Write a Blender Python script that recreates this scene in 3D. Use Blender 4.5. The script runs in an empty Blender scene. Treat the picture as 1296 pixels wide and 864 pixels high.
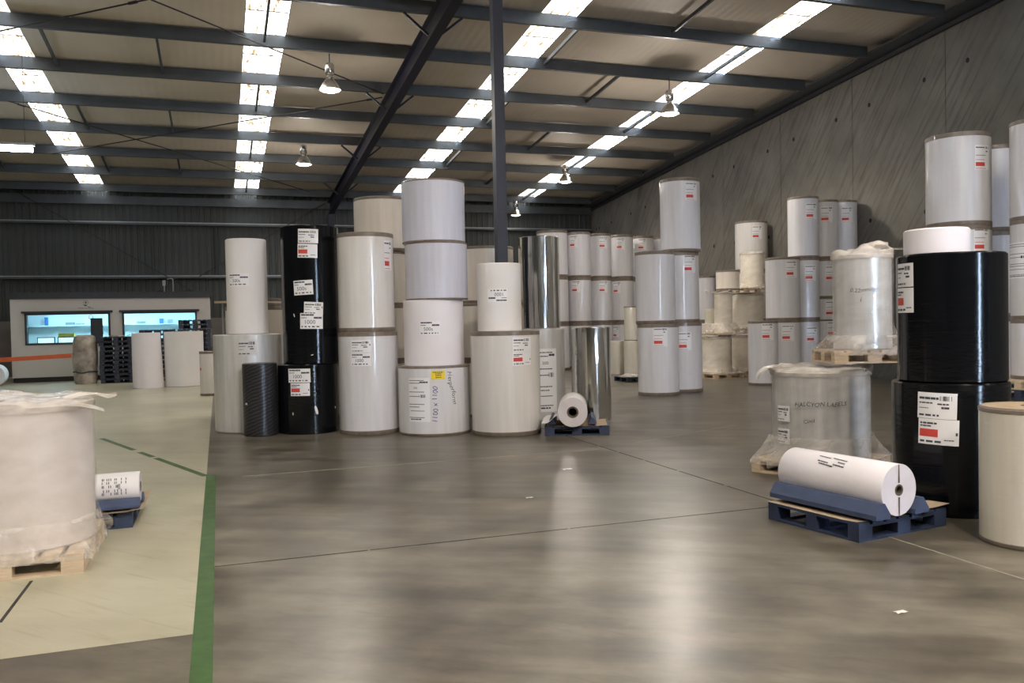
import bpy, math, random
from mathutils import Vector, Matrix, noise
random.seed(7)
PI = math.pi
scn = bpy.context.scene
COL = scn.collection

# ------------------------------------------------------------------ camera
FPX, YAW, PIT, ROLL, EYE = 1076.74, 0.331757, 0.0240050, 0.0210347, 1.65
_f = Vector((math.sin(YAW)*math.cos(PIT), math.cos(YAW)*math.cos(PIT), -math.sin(PIT)))
_r = Vector((math.cos(YAW), -math.sin(YAW), 0.0))
_d = _f.cross(_r)
R2 = _r*math.cos(ROLL) + _d*math.sin(ROLL)
D2 = -_r*math.sin(ROLL) + _d*math.cos(ROLL)
CAM = Vector((0, 0, EYE))
cd = bpy.data.cameras.new('camera')
cd.sensor_width = 36.0
cd.lens = FPX/1296*36.0
cd.clip_end = 200
cam = bpy.data.objects.new('camera', cd)
COL.objects.link(cam)
up = -D2
bk = -_f
cam.matrix_world = Matrix(((R2.x, up.x, bk.x, 0), (R2.y, up.y, bk.y, 0), (R2.z, up.z, bk.z, EYE), (0, 0, 0, 1)))
scn.camera = cam


# surveying helpers: where a sight line from the photograph meets the floor, a height or a drum
def ray(x, y):
    return ((x-648)/FPX*R2 + (y-432)/FPX*D2 + _f).normalized()


def floor_at(x, y, z=0.0):
    d = ray(x, y)
    return CAM + d*((z-EYE)/d.z)


def z_at(x, y, dist):
    d = ray(x, y)
    return EYE + d.z/math.hypot(d.x, d.y)*dist


def heading(x, y):
    d = ray(x, y)
    return math.atan2(d.x, d.y)


def survey(xl, xr, ym, dist):
    """axis position and radius of a drum whose sides are seen at xl and xr, axis at dist"""
    a, b = heading(xl, ym), heading(xr, ym)
    th = (a+b)/2
    return dist*math.sin(th), dist*math.cos(th), dist*math.sin(abs(b-a)/2)


def drum_hit(x, y, cx, cy, r):
    d = ray(x, y)
    h = Vector((d.x, d.y)).normalized()
    c = Vector((cx, cy))
    b = h.dot(c)
    disc = b*b - c.dot(c) + r*r
    t = b - math.sqrt(max(disc, 0.0))
    p = h*t
    return math.atan2(p.y-cy, p.x-cx), EYE + d.z/math.hypot(d.x, d.y)*t


# ------------------------------------------------------------------ materials
def new_mat(name):
    m = bpy.data.materials.new(name)
    m.use_nodes = True
    nt = m.node_tree
    b = nt.nodes['Principled BSDF']
    return m, nt, b


def setp(b, color=None, rough=None, metal=None, coat=None, spec=None):
    if color is not None:
        b.inputs['Base Color'].default_value = (*color, 1)
    if rough is not None:
        b.inputs['Roughness'].default_value = rough
    if metal is not None:
        b.inputs['Metallic'].default_value = metal
    if coat is not None:
        b.inputs['Coat Weight'].default_value = coat
        b.inputs['Coat Roughness'].default_value = 0.06
    if spec is not None:
        b.inputs['Specular IOR Level'].default_value = spec


def N(nt, t, **kw):
    n = nt.nodes.new(t)
    for k, v in kw.items():
        if k in n.inputs:
            n.inputs[k].default_value = v
        else:
            setattr(n, k, v)
    return n


def coords(nt, scale=(1, 1, 1), rot=(0, 0, 0), kind='Object'):
    tc = N(nt, 'ShaderNodeTexCoord')
    mp = N(nt, 'ShaderNodeMapping')
    mp.inputs['Scale'].default_value = scale
    src = tc.outputs[kind]
    if any(rot):
        m0 = N(nt, 'ShaderNodeMapping')
        m0.inputs['Rotation'].default_value = rot
        nt.links.new(src, m0.inputs['Vector'])
        src = m0.outputs['Vector']
    else:
        mp.inputs['Rotation'].default_value = rot
    nt.links.new(src, mp.inputs['Vector'])
    return mp.outputs['Vector']


def noise_tex(nt, vec, scale, detail=3, rough=0.55):
    n = N(nt, 'ShaderNodeTexNoise')
    n.inputs['Scale'].default_value = scale
    n.inputs['Detail'].default_value = detail
    n.inputs['Roughness'].default_value = rough
    nt.links.new(vec, n.inputs['Vector'])
    return n.outputs['Fac']


def ramp(nt, fac, stops):
    r = N(nt, 'ShaderNodeValToRGB')
    e = r.color_ramp.elements
    while len(e) < len(stops):
        e.new(0.5)
    for k, (p, c) in enumerate(stops):
        e[k].position = p
        e[k].color = (*c, 1) if len(c) == 3 else c
    nt.links.new(fac, r.inputs['Fac'])
    return r.outputs['Color']


def bump(nt, b, h, strength=0.2, dist=0.01):
    n = N(nt, 'ShaderNodeBump')
    n.inputs['Strength'].default_value = strength
    n.inputs['Distance'].default_value = dist
    nt.links.new(h, n.inputs['Height'])
    nt.links.new(n.outputs['Normal'], b.inputs['Normal'])


def mulc(nt, a, bcol, fac=1.0):
    n = N(nt, 'ShaderNodeMix', data_type='RGBA', blend_type='MULTIPLY')
    n.inputs['Factor'].default_value = fac
    ia = [i for i in n.inputs if i.name == 'A' and i.type == 'RGBA'][0]
    ib = [i for i in n.inputs if i.name == 'B' and i.type == 'RGBA'][0]
    nt.links.new(a, ia)
    nt.links.new(bcol, ib)
    return [o for o in n.outputs if o.type == 'RGBA'][0]


def film_roll(name, color, rough=0.3, metal=0.0, coat=0.5, wrinkle=0.25, streak=0.06):
    """paper roll under tight clear wrap: faint long streaks, shallow wrinkles, a glossy coat"""
    m, nt, b = new_mat(name)
    setp(b, color, rough, metal, coat)
    v = coords(nt, (7, 7, 0.5))
    f = noise_tex(nt, v, 1.6, 3)
    lo = tuple(c*(1-streak*2) for c in color)
    nt.links.new(ramp(nt, f, [(0.3, lo), (0.7, color)]), b.inputs['Base Color'])
    w = noise_tex(nt, coords(nt, (1.2, 1.2, 7)), 2.2, 4, 0.6)
    bump(nt, b, w, wrinkle, 0.012)
    return m


def plain(name, color, rough=0.5, metal=0.0, coat=0.0, vary=0.12, scale=4.0, bmp=0.0):
    m, nt, b = new_mat(name)
    setp(b, color, rough, metal, coat)
    f = noise_tex(nt, coords(nt), scale, 4)
    lo = tuple(max(0, c*(1-vary)) for c in color)
    hi = tuple(min(1, c*(1+vary)) for c in color)
    nt.links.new(ramp(nt, f, [(0.3, lo), (0.7, hi)]), b.inputs['Base Color'])
    if bmp:
        bump(nt, b, noise_tex(nt, coords(nt), scale*3, 4), bmp, 0.01)
    return m


M = {}
M['white'] = film_roll('wrapped_white', (0.74, 0.73, 0.75), 0.3, coat=0.6)
M['warm'] = film_roll('wrapped_warm_white', (0.76, 0.735, 0.70), 0.3, coat=0.6)
M['lilac'] = film_roll('wrapped_lilac', (0.62, 0.62, 0.70), 0.38, coat=0.25)
M['cream'] = film_roll('wrapped_cream', (0.79, 0.725, 0.64), 0.4, coat=0.2)
M['tan'] = film_roll('wrapped_ivory', (0.70, 0.66, 0.55), 0.35, coat=0.3)
M['taupe'] = plain('beige_wrapped_paper', (0.64, 0.575, 0.53), 0.6, vary=0.03, scale=2)
M['ivory'] = plain('bright_ivory_paper', (0.86, 0.80, 0.68), 0.6, vary=0.03, scale=2)
M['paper'] = plain('bare_paper', (0.78, 0.755, 0.74), 0.75, vary=0.02, scale=2)
M['pinkpaper'] = plain('bare_white_paper', (0.80, 0.765, 0.79), 0.7, vary=0.015, scale=2)
M['silver'] = film_roll('silver_film', (0.72, 0.715, 0.70), 0.34, metal=0.3, coat=0.3, wrinkle=0.3, streak=0.12)
M['band'] = plain('kraft_band', (0.19, 0.155, 0.125), 0.42, coat=0.5, vary=0.25, scale=9, bmp=0.2)
M['label'] = plain('label_paper', (0.82, 0.815, 0.83), 0.55, vary=0.015)
M['labelgrey'] = plain('label_paper_grey', (0.60, 0.59, 0.585), 0.55, vary=0.03)
M['ink'] = plain('black_ink', (0.05, 0.05, 0.06), 0.6, vary=0.3, scale=60)
M['blueink'] = plain('blue_marker_ink', (0.06, 0.07, 0.22), 0.6, vary=0.1)
M['red'] = plain('red_ink', (0.58, 0.06, 0.045), 0.5, vary=0.08, scale=40)
M['yellow'] = plain('yellow_sticker', (0.85, 0.66, 0.03), 0.5, vary=0.04)
M['card'] = plain('cardboard', (0.44, 0.335, 0.22), 0.8, vary=0.12, scale=6, bmp=0.15)
M['bluewood'] = plain('blue_painted_wood', (0.028, 0.042, 0.085), 0.6, vary=0.35, scale=7, bmp=0.2)
M['chockblue'] = plain('blue_painted_chock', (0.05, 0.07, 0.135), 0.5, vary=0.15, scale=7, bmp=0.1)
M['darkplastic'] = plain('dark_blue_plastic', (0.022, 0.028, 0.048), 0.5, vary=0.3, scale=5)
M['purlin'] = plain('purlin_steel', (0.075, 0.083, 0.092), 0.42, metal=0.35, vary=0.15, scale=2)
M['navy'] = plain('navy_steel', (0.009, 0.010, 0.024), 0.5, vary=0.2, scale=2)
M['rod'] = plain('dark_rod', (0.02, 0.02, 0.025), 0.5, vary=0.1)
M['black'] = plain('black_plastic', (0.012, 0.012, 0.014), 0.35, vary=0.2)
M['darkgrey'] = plain('dark_grey_steel', (0.028, 0.03, 0.038), 0.5, vary=0.15)
M['galv'] = plain('galvanised_steel', (0.30, 0.32, 0.33), 0.4, metal=0.5, vary=0.12, scale=3)
M['officewhite'] = plain('white_cladding', (0.52, 0.49, 0.455), 0.55, vary=0.03, scale=0.6)
M['orange'] = plain('orange_paint', (0.52, 0.10, 0.03), 0.45, vary=0.12, scale=5)
M['alu'] = plain('spun_aluminium', (0.75, 0.74, 0.73), 0.25, metal=0.9, vary=0.05)
M['roomwhite'] = plain('office_wall_white', (0.72, 0.78, 0.80), 0.7, vary=0.03, scale=2)
M['greenline'] = plain('green_floor_paint', (0.042, 0.105, 0.02), 0.5, vary=0.25, scale=8, bmp=0.1)
M['joint'] = plain('joint_filler', (0.035, 0.032, 0.028), 0.8, vary=0.4, scale=12)
M['paleline'] = plain('worn_pale_line', (0.33, 0.30, 0.235), 0.45, vary=0.25, scale=10)
M['corebrown'] = plain('core_board', (0.10, 0.085, 0.065), 0.7, vary=0.2, scale=20)
M['hole'] = plain('dark_inside', (0.01, 0.01, 0.01), 0.9, vary=0.2)


def wood_mat():
    m, nt, b = new_mat('raw_pine')
    setp(b, (0.55, 0.40, 0.25), 0.7)
    f = noise_tex(nt, coords(nt, (3, 3, 20)), 3, 4)
    nt.links.new(ramp(nt, f, [(0.3, (0.47, 0.36, 0.24)), (0.7, (0.64, 0.51, 0.36))]), b.inputs['Base Color'])
    bump(nt, b, f, 0.15, 0.005)
    return m


M['pine'] = wood_mat()


def paper_edge():
    """wound paper seen from the end: fine rings"""
    m, nt, b = new_mat('wound_paper_edge')
    setp(b, (0.66, 0.62, 0.66), 0.75)
    f = noise_tex(nt, coords(nt, (1, 1, 1)), 5, 3)
    nt.links.new(ramp(nt, f, [(0.3, (0.60, 0.565, 0.60)), (0.7, (0.69, 0.65, 0.685))]), b.inputs['Base Color'])
    return m


M['edge'] = paper_edge()


def black_film():
    m, nt, b = new_mat('black_stretch_film')
    setp(b, (0.004, 0.0045, 0.006), 0.13, 0.0, 0.0, 0.35)
    w = noise_tex(nt, coords(nt, (1.5, 1.5, 9)), 2.5, 4, 0.6)
    bump(nt, b, w, 0.22, 0.012)
    return m


M['blackfilm'] = black_film()


def black_net():
    """black wrap with pale slanting stretch lines"""
    m, nt, b = new_mat('black_film_with_slanted_lines')
    setp(b, (0.02, 0.02, 0.024), 0.3)
    tc = N(nt, 'ShaderNodeTexCoord')
    sx = N(nt, 'ShaderNodeSeparateXYZ')
    nt.links.new(tc.outputs['Object'], sx.inputs[0])
    at = N(nt, 'ShaderNodeMath', operation='ARCTAN2')
    nt.links.new(sx.outputs['Y'], at.inputs[0])
    nt.links.new(sx.outputs['X'], at.inputs[1])
    ma = N(nt, 'ShaderNodeMath', operation='MULTIPLY_ADD')
    ma.inputs[1].default_value = -0.10
    nt.links.new(at.outputs[0], ma.inputs[0])
    nt.links.new(sx.outputs['Z'], ma.inputs[2])
    nz = noise_tex(nt, coords(nt), 6, 3)
    m2 = N(nt, 'ShaderNodeMath', operation='MULTIPLY_ADD')
    m2.inputs[1].default_value = 0.07
    nt.links.new(nz, m2.inputs[0])
    nt.links.new(ma.outputs[0], m2.inputs[2])
    sn = N(nt, 'ShaderNodeMath', operation='MULTIPLY')
    sn.inputs[1].default_value = 120
    nt.links.new(m2.outputs[0], sn.inputs[0])
    s2 = N(nt, 'ShaderNodeMath', operation='SINE')
    nt.links.new(sn.outputs[0], s2.inputs[0])
    nt.links.new(ramp(nt, s2.outputs[0], [(0.55, (0.012, 0.012, 0.015)), (0.95, (0.06, 0.06, 0.066))]), b.inputs['Base Color'])
    return m


M['net'] = black_net()


def foil():
    m, nt, b = new_mat('mirror_foil')
    setp(b, (0.80, 0.80, 0.78), 0.13, 1.0)
    w = noise_tex(nt, coords(nt, (5, 5, 0.22)), 2.0, 3, 0.5)
    bump(nt, b, w, 0.35, 0.03)
    return m


M['foil'] = foil()


def stretch(name, lo, hi, tint=(0.86, 0.83, 0.80), rough=0.22):
    m, nt, b = new_mat(name)
    setp(b, tint, rough)
    v = coords(nt, (1, 1, 2.2), (0.3, 0.2, 0))
    f = noise_tex(nt, v, 3.2, 3, 0.5)
    a = ramp(nt, f, [(0.35, (lo, lo, lo)), (0.7, (hi, hi, hi))])
    nt.links.new(a, b.inputs['Alpha'])
    g = noise_tex(nt, coords(nt, (1, 1, 3.5), (0.25, 0.15, 0)), 6.0, 3, 0.55)
    bump(nt, b, g, 0.6, 0.02)
    return m


M['film'] = stretch('clear_stretch_film', 0.06, 0.22, (0.78, 0.74, 0.69), 0.12)
M['skirt'] = stretch('layered_stretch_film', 0.12, 0.55, (0.82, 0.765, 0.70), 0.12)
M['fold'] = stretch('bunched_stretch_film', 0.35, 0.85, (0.82, 0.76, 0.69))


def floor_mat(name, stops, r0, r1, scale=0.9):
    m, nt, b = new_mat(name)
    v = coords(nt)
    f1 = noise_tex(nt, v, scale, 6, 0.58)
    f2 = noise_tex(nt, coords(nt, (0.5, 3.0, 1), (0, 0, 0.5)), 1.3, 5, 0.6)
    mx = N(nt, 'ShaderNodeMath', operation='MULTIPLY_ADD')
    mx.inputs[1].default_value = 0.6
    nt.links.new(f1, mx.inputs[0])
    m2 = N(nt, 'ShaderNodeMath', operation='MULTIPLY')
    m2.inputs[1].default_value = 0.4
    nt.links.new(f2, m2.inputs[0])
    nt.links.new(m2.outputs[0], mx.inputs[2])
    c = ramp(nt, mx.outputs[0], stops)
    # scuffs: short thin pale/dark scratches
    f3 = noise_tex(nt, coords(nt, (1.0, 9.0, 1), (0, 0, 0.9)), 2.2, 3, 0.5)
    sc = ramp(nt, f3, [(0.56, (1, 1, 1)), (0.80, (0.72, 0.71, 0.69))])
    f4 = noise_tex(nt, v, 0.22, 3, 0.5)
    big = ramp(nt, f4, [(0.36, (0.66, 0.65, 0.64)), (0.62, (1.0, 1.0, 1.0))])  # broad floor mottling; its darks partly paint in shadow of objects out of view
    nt.links.new(mulc(nt, mulc(nt, c, sc, 0.7), big, 1.0), b.inputs['Base Color'])
    rr = N(nt, 'ShaderNodeMapRange')
    rr.inputs['From Min'].default_value = 0.3
    rr.inputs['From Max'].default_value = 0.7
    rr.inputs['To Min'].default_value = r0
    rr.inputs['To Max'].default_value = r1
    nt.links.new(f1, rr.inputs['Value'])
    nt.links.new(rr.outputs['Result'], b.inputs['Roughness'])
    bump(nt, b, noise_tex(nt, v, 2.0, 3), 0.02, 0.01)
    b.inputs['Specular IOR Level'].default_value = 0.32
    return m


M['floor'] = floor_mat('polished_concrete', [(0.36, (0.074, 0.063, 0.047)), (0.5, (0.152, 0.133, 0.101)), (0.64, (0.245, 0.22, 0.17))], 0.282, 0.335, 1.5)
M['palefloor'] = floor_mat('pale_painted_floor', [(0.36, (0.52, 0.485, 0.345)), (0.52, (0.60, 0.565, 0.415)), (0.66, (0.66, 0.625, 0.47))], 0.282, 0.335, 1.2)


def wall_concrete():
    m, nt, b = new_mat('precast_concrete')
    setp(b, rough=0.85)
    f = noise_tex(nt, coords(nt), 0.9, 6, 0.6)
    base = ramp(nt, f, [(0.3, (0.125, 0.116, 0.098)), (0.7, (0.185, 0.173, 0.148))])
    s = noise_tex(nt, coords(nt, (1, 4.5, 0.28), (-0.62, 0, 0)), 2.2, 4, 0.6)
    st = ramp(nt, s, [(0.36, (0.60, 0.59, 0.58)), (0.50, (1, 1, 1))])
    nt.links.new(mulc(nt, base, st, 0.75), b.inputs['Base Color'])
    bump(nt, b, f, 0.1, 0.01)
    return m


M['concrete'] = wall_concrete()
M['dado'] = plain('concrete_dado', (0.16, 0.145, 0.13), 0.85, vary=0.12, scale=1.5)
M['cladding'] = plain('dark_corrugated_steel', (0.052, 0.058, 0.056), 0.5, metal=0.1, vary=0.12, scale=0.7)


def roof_mat():
    m, nt, b = new_mat('roof_lining')
    setp(b, rough=0.6)
    f = noise_tex(nt, coords(nt), 0.8, 5, 0.6)
    nt.links.new(ramp(nt, f, [(0.3, (0.58, 0.515, 0.43)), (0.7, (0.64, 0.57, 0.475))]), b.inputs['Base Color'])
    w = N(nt, 'ShaderNodeTexWave', wave_type='BANDS', bands_direction='X')
    w.inputs['Scale'].default_value = 1.6
    w.inputs['Distortion'].default_value = 0.6
    nt.links.new(coords(nt), w.inputs['Vector'])
    ad = N(nt, 'ShaderNodeMath', operation='ADD')
    nt.links.new(w.outputs['Fac'], ad.inputs[0])
    nt.links.new(noise_tex(nt, coords(nt), 2.0, 4), ad.inputs[1])
    bump(nt, b, ad.outputs[0], 0.12, 0.02)
    return m


M['roof'] = roof_mat()


def emit(name, color, strength, pattern=None):
    m, nt, b = new_mat(name)
    setp(b, (0.3, 0.3, 0.28), 0.5)
    b.inputs['Emission Color'].default_value = (*color, 1)
    b.inputs['Emission Strength'].default_value = strength
    if pattern:
        # translucent sheet: grime in the valleys and along the lap joints
        v = coords(nt, (5, 0.9, 1))
        f = noise_tex(nt, v, 2.2, 3, 0.6)
        d = ramp(nt, f, [(0.36, (0.16, 0.11, 0.05)), (0.52, color)])
        nt.links.new(d, b.inputs['Emission Color'])
    return m


SKY_L = 3.1
M['skylight'] = emit('skylight_sheet', (1.0, 0.955, 0.86), SKY_L, True)
M['bulb'] = emit('lamp_bulb', (1.0, 0.93, 0.88), 7)
M['tube'] = emit('fluorescent_tube', (0.66, 0.82, 1.0), 45)
M['officelight'] = emit('office_ceiling_light', (0.52, 0.85, 1.0), 18)
M['screen'] = emit('monitor_screen', (0.6, 0.9, 1.0), 1.3)


def glass_mat():
    m, nt, b = new_mat('window_glass')
    nt.nodes.remove(b)
    out = nt.nodes['Material Output']
    t = N(nt, 'ShaderNodeBsdfTransparent')
    g = N(nt, 'ShaderNodeBsdfGlossy')
    g.inputs['Roughness'].default_value = 0.03
    t.inputs['Color'].default_value = (0.86, 0.95, 0.97, 1)
    mx = N(nt, 'ShaderNodeMixShader')
    mx.inputs['Fac'].default_value = 0.06
    nt.links.new(t.outputs[0], mx.inputs[1])
    nt.links.new(g.outputs[0], mx.inputs[2])
    nt.links.new(mx.outputs[0], out.inputs['Surface'])
    return m


M['glass'] = glass_mat()


# ------------------------------------------------------------------ mesh building
class MB:
    def __init__(s):
        s.v, s.f, s.m, s.mats, s.sm = [], [], [], [], []

    def mi(s, mat):
        if mat not in s.mats:
            s.mats.append(mat)
        return s.mats.index(mat)

    def add(s, verts, faces, mat, smooth=False):
        b = len(s.v)
        s.v.extend([tuple(v) for v in verts])
        k = s.mi(mat)
        for f in faces:
            s.f.append(tuple(i+b for i in f))
            s.m.append(k)
            s.sm.append(smooth)

    def box(s, lo, hi, mat, xf=None):
        x0, y0, z0 = lo
        x1, y1, z1 = hi
        vs = [Vector(p) for p in ((x0, y0, z0), (x1, y0, z0), (x1, y1, z0), (x0, y1, z0), (x0, y0, z1), (x1, y0, z1), (x1, y1, z1), (x0, y1, z1))]
        if xf:
            vs = [xf @ v for v in vs]
        s.add(vs, [(0, 3, 2, 1), (4, 5, 6, 7), (0, 1, 5, 4), (1, 2, 6, 5), (2, 3, 7, 6), (3, 0, 4, 7)], mat)

    def lathe(s, prof, mat, n=64, xf=None, wob=None, smooth=True):
        """prof: (radius, z) pairs from the bottom axis to the top axis"""
        vs, fs, rings = [], [], []
        for r, z in prof:
            if r < 1e-6:
                rings.append([len(vs)])
                vs.append(Vector((0, 0, z)))
            else:
                ids = []
                for i in range(n):
                    a = 2*PI*i/n
                    rr = r*(1 + (wob(a, z) if wob else 0))
                    ids.append(len(vs))
                    vs.append(Vector((rr*math.cos(a), rr*math.sin(a), z)))
                rings.append(ids)
        for a, b in zip(rings, rings[1:]):
            for i in range(n):
                j = (i+1) % n
                if len(a) == 1 and len(b) == 1:
                    continue
                if len(a) == 1:
                    fs.append((a[0], b[j], b[i]))
                elif len(b) == 1:
                    fs.append((a[i], a[j], b[0]))
                else:
                    fs.append((a[i], a[j], b[j], b[i]))
        if xf:
            vs = [xf @ v for v in vs]
        s.add(vs, fs, mat, smooth)

    def tube(s, pts, r, mat, n=8):
        pts = [Vector(p) for p in pts]
        vs, fs = [], []
        for k, p in enumerate(pts):
            t = (pts[min(k+1, len(pts)-1)] - pts[max(k-1, 0)]).normalized()
            u = t.cross(Vector((0, 0, 1)))
            if u.length < 1e-3:
                u = t.cross(Vector((1, 0, 0)))
            u.normalize()
            w = t.cross(u)
            for i in range(n):
                a = 2*PI*i/n
                vs.append(p + u*(r*math.cos(a)) + w*(r*math.sin(a)))
        for k in range(len(pts)-1):
            for i in range(n):
                j = (i+1) % n
                fs.append((k*n+i, k*n+j, (k+1)*n+j, (k+1)*n+i))
        fs.append(tuple(range(n))[::-1])
        fs.append(tuple((len(pts)-1)*n+i for i in range(n)))
        s.add(vs, fs, mat, True)

    def beam(s, a, b, w, h, mat, upv=(0, 0, 1)):
        """a rectangular bar from a to b"""
        a, b = Vector(a), Vector(b)
        t = (b-a).normalized()
        u = t.cross(Vector(upv)).normalized()
        k = u.cross(t)
        vs = []
        for p in (a, b):
            for su, sk in ((-1, -1), (1, -1), (1, 1), (-1, 1)):
                vs.append(p + u*(su*w/2) + k*(sk*h/2))
        s.add(vs, [(0, 1, 2, 3), (7, 6, 5, 4), (0, 4, 5, 1), (1, 5, 6, 2), (2, 6, 7, 3), (3, 7, 4, 0)], mat)

    def build(s, name, parent=None, loc=None):
        me = bpy.data.meshes.new(name)
        me.from_pydata(s.v, [], s.f)
        for mt in s.mats:
            me.materials.append(M[mt])
        me.polygons.foreach_set('material_index', s.m)
        me.polygons.foreach_set('use_smooth', s.sm)
        me.update()
        if any(s.sm):
            try:
                me.set_sharp_from_angle(angle=math.radians(38))
            except Exception:
                pass
        o = bpy.data.objects.new(name, me)
        COL.objects.link(o)
        if parent:
            o.parent = parent
        if loc:
            o.location = loc
        return o


def thing(name, label, cat, loc=(0, 0, 0), rz=0.0, group=None):
    o = bpy.data.objects.new(name, None)
    o.empty_display_size = 0.1
    COL.objects.link(o)
    o.location = loc
    o.rotation_euler = (0, 0, rz)
    o['label'] = label
    o['category'] = cat
    if group:
        o['group'] = group
    return o


def tag(o, label, cat, group=None):
    o['label'] = label
    o['category'] = cat
    if group:
        o['group'] = group
    return o


def struct(o):
    o['kind'] = 'structure'
    return o


# ------------------------------------------------------------------ print on curved things
def on_drum(r, th0, z0, tilt=0.0):
    """maps (u, v) metres, u to the reader's right, v up, onto a drum of radius r about a centre at angle th0, height z0"""
    c, s = math.cos(tilt), math.sin(tilt)

    def f(u, v, lift):
        uu, vv = u*c - v*s, u*s + v*c
        a = th0 + uu/r
        return Vector(((r+lift)*math.cos(a), (r+lift)*math.sin(a), z0+vv))
    return f


def patch(mb, f, u0, v0, u1, v1, lift, mat):
    n = max(1, int(abs(u1-u0)/0.03))
    k = max(1, int(abs(v1-v0)/0.2))
    vs, fs = [], []
    for j in range(k+1):
        for i in range(n+1):
            vs.append(f(u0+(u1-u0)*i/n, v0+(v1-v0)*j/k, lift))
    for j in range(k):
        for i in range(n):
            a = j*(n+1)+i
            fs.append((a, a+1, a+n+2, a+n+1))
    mb.add(vs, fs, mat)


def glyphs(mb, f, text, size, u, v, lift, mat, shear=0.2, jitter=0.0):
    cu = bpy.data.curves.new('glyphs', 'FONT')
    cu.body = text
    cu.size = size
    cu.shear = shear
    cu.align_x = 'CENTER'
    cu.align_y = 'CENTER'
    cu.resolution_u = 3
    o = bpy.data.objects.new('glyphs', cu)
    COL.objects.link(o)
    dg = bpy.context.evaluated_depsgraph_get()
    me = o.evaluated_get(dg).to_mesh()
    vs = []
    for p in me.vertices:
        x, y = p.co.x, p.co.y
        if jitter:
            y += jitter*size*math.sin(x/size*2.3)
            x += jitter*size*0.5*math.sin(y/size*5+x/size*3)
        vs.append(f(u+x, v+y, lift))
    fs = [tuple(p.vertices) for p in me.polygons]
    mb.add(vs, fs, mat)
    o.evaluated_get(dg).to_mesh_clear()
    bpy.data.objects.remove(o)
    bpy.data.curves.remove(cu)


def words_row(mb, f, u0, u1, v, h, rnd, ink='ink', gap=0.35):
    """one line of print too small to read: dashes of word length"""
    u = u0
    while u < u1 - h*0.6:
        w = min(rnd.uniform(1.0, 3.2)*h, u1-u)
        patch(mb, f, u, v-h/2, u+w, v+h/2, 0.0032, ink)
        u += w + h*gap


def barcode(mb, f, u0, v0, u1, v1, rnd):
    u = u0
    step = (u1-u0)/14
    for i in range(14):
        if rnd.random() < 0.8:
            patch(mb, f, u, v0, u+step*rnd.uniform(0.45, 0.95), v1, 0.0032, 'ink')
        u += step


def label_marks(mb, f, w, h, style, rnd, text=None):
    a, b = -w/2, w/2
    if style == 'top':
        words_row(mb, f, a+w*.05, a+w*.55, h*.28, h*.09, rnd, gap=.15)
        barcode(mb, f, a+w*.58, h*.2, a+w*.88, h*.38, rnd)
        words_row(mb, f, a+w*.05, a+w*.4, h*.1, h*.05, rnd)
        words_row(mb, f, a+w*.52, a+w*.8, h*.07, h*.06, rnd)
        words_row(mb, f, a+w*.62, a+w*.82, -h*.07, h*.08, rnd, gap=.1)
        words_row(mb, f, a+w*.05, a+w*.3, -h*.1, h*.03, rnd)
        words_row(mb, f, a+w*.05, a+w*.6, -h*.37, h*.07, rnd, gap=.8)
        words_row(mb, f, b-w*.08, b-w*.03, h*.1, h*.12, rnd)
    elif style == 'red':
        words_row(mb, f, a+w*.05, a+w*.5, h*.33, h*.07, rnd)
        words_row(mb, f, a+w*.05, a+w*.35, h*.22, h*.05, rnd)
        patch(mb, f, a+w*.04, -h*.2, a+w*.5, h*.1, 0.0032, 'red')
        words_row(mb, f, a+w*.05, a+w*.6, -h*.38, h*.08, rnd, gap=.8)
        words_row(mb, f, a+w*.65, b-w*.1, -h*.3, h*.04, rnd)
        words_row(mb, f, b-w*.08, b-w*.03, -h*.05, h*.12, rnd)
    elif style == 'num':
        words_row(mb, f, a+w*.05, a+w*.6, h*.38, h*.1, rnd, gap=.15)
        words_row(mb, f, a+w*.6, b-w*.05, h*.2, h*.12, rnd, gap=.08)
        words_row(mb, f, a+w*.05, a+w*.3, h*.2, h*.05, rnd)
        glyphs(mb, f, text or '500', h*.36, a+w*.42, -h*.08, 0.0032, 'ink', 0)
        words_row(mb, f, a+w*.06, b-w*.1, -h*.36, h*.08, rnd, gap=1.3)
    elif style == 'mini':
        words_row(mb, f, a+w*.05, a+w*.6, h*.40, h*.045, rnd, gap=.2)
        barcode(mb, f, a+w*.64, h*.35, a+w*.95, h*.45, rnd)
        words_row(mb, f, a+w*.7, a+w*.85, h*.25, h*.05, rnd)
        words_row(mb, f, a+w*.05, a+w*.7, h*.08, h*.022, rnd)
        words_row(mb, f, a+w*.05, a+w*.6, -h*.1, h*.022, rnd, 'red')
        patch(mb, f, a+w*.04, -h*.36, a+w*.62, -h*.2, 0.0032, 'red')
        words_row(mb, f, a+w*.05, a+w*.7, -h*.45, h*.022, rnd, 'red')
    elif style == 'list':
        for k, v in enumerate((.44, .38, .18, .08, -.1, -.16, -.4)):
            words_row(mb, f, a+w*.03, a+w*(.55 if k % 2 else .75), h*v, h*.016, rnd)
        words_row(mb, f, a+w*.55, b-w*.08, h*.40, h*.035, rnd, gap=.1)
        glyphs(mb, f, '300', h*.07, a+w*.35, h*.27, 0.0032, 'ink', 0)
        barcode(mb, f, a+w*.5, h*.05, a+w*.8, h*.12, rnd)
        words_row(mb, f, a+w*.08, b-w*.25, -h*.25, h*.012, rnd, gap=.02)
        words_row(mb, f, a+w*.08, a+w*.6, -h*.44, h*.025, rnd)


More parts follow.
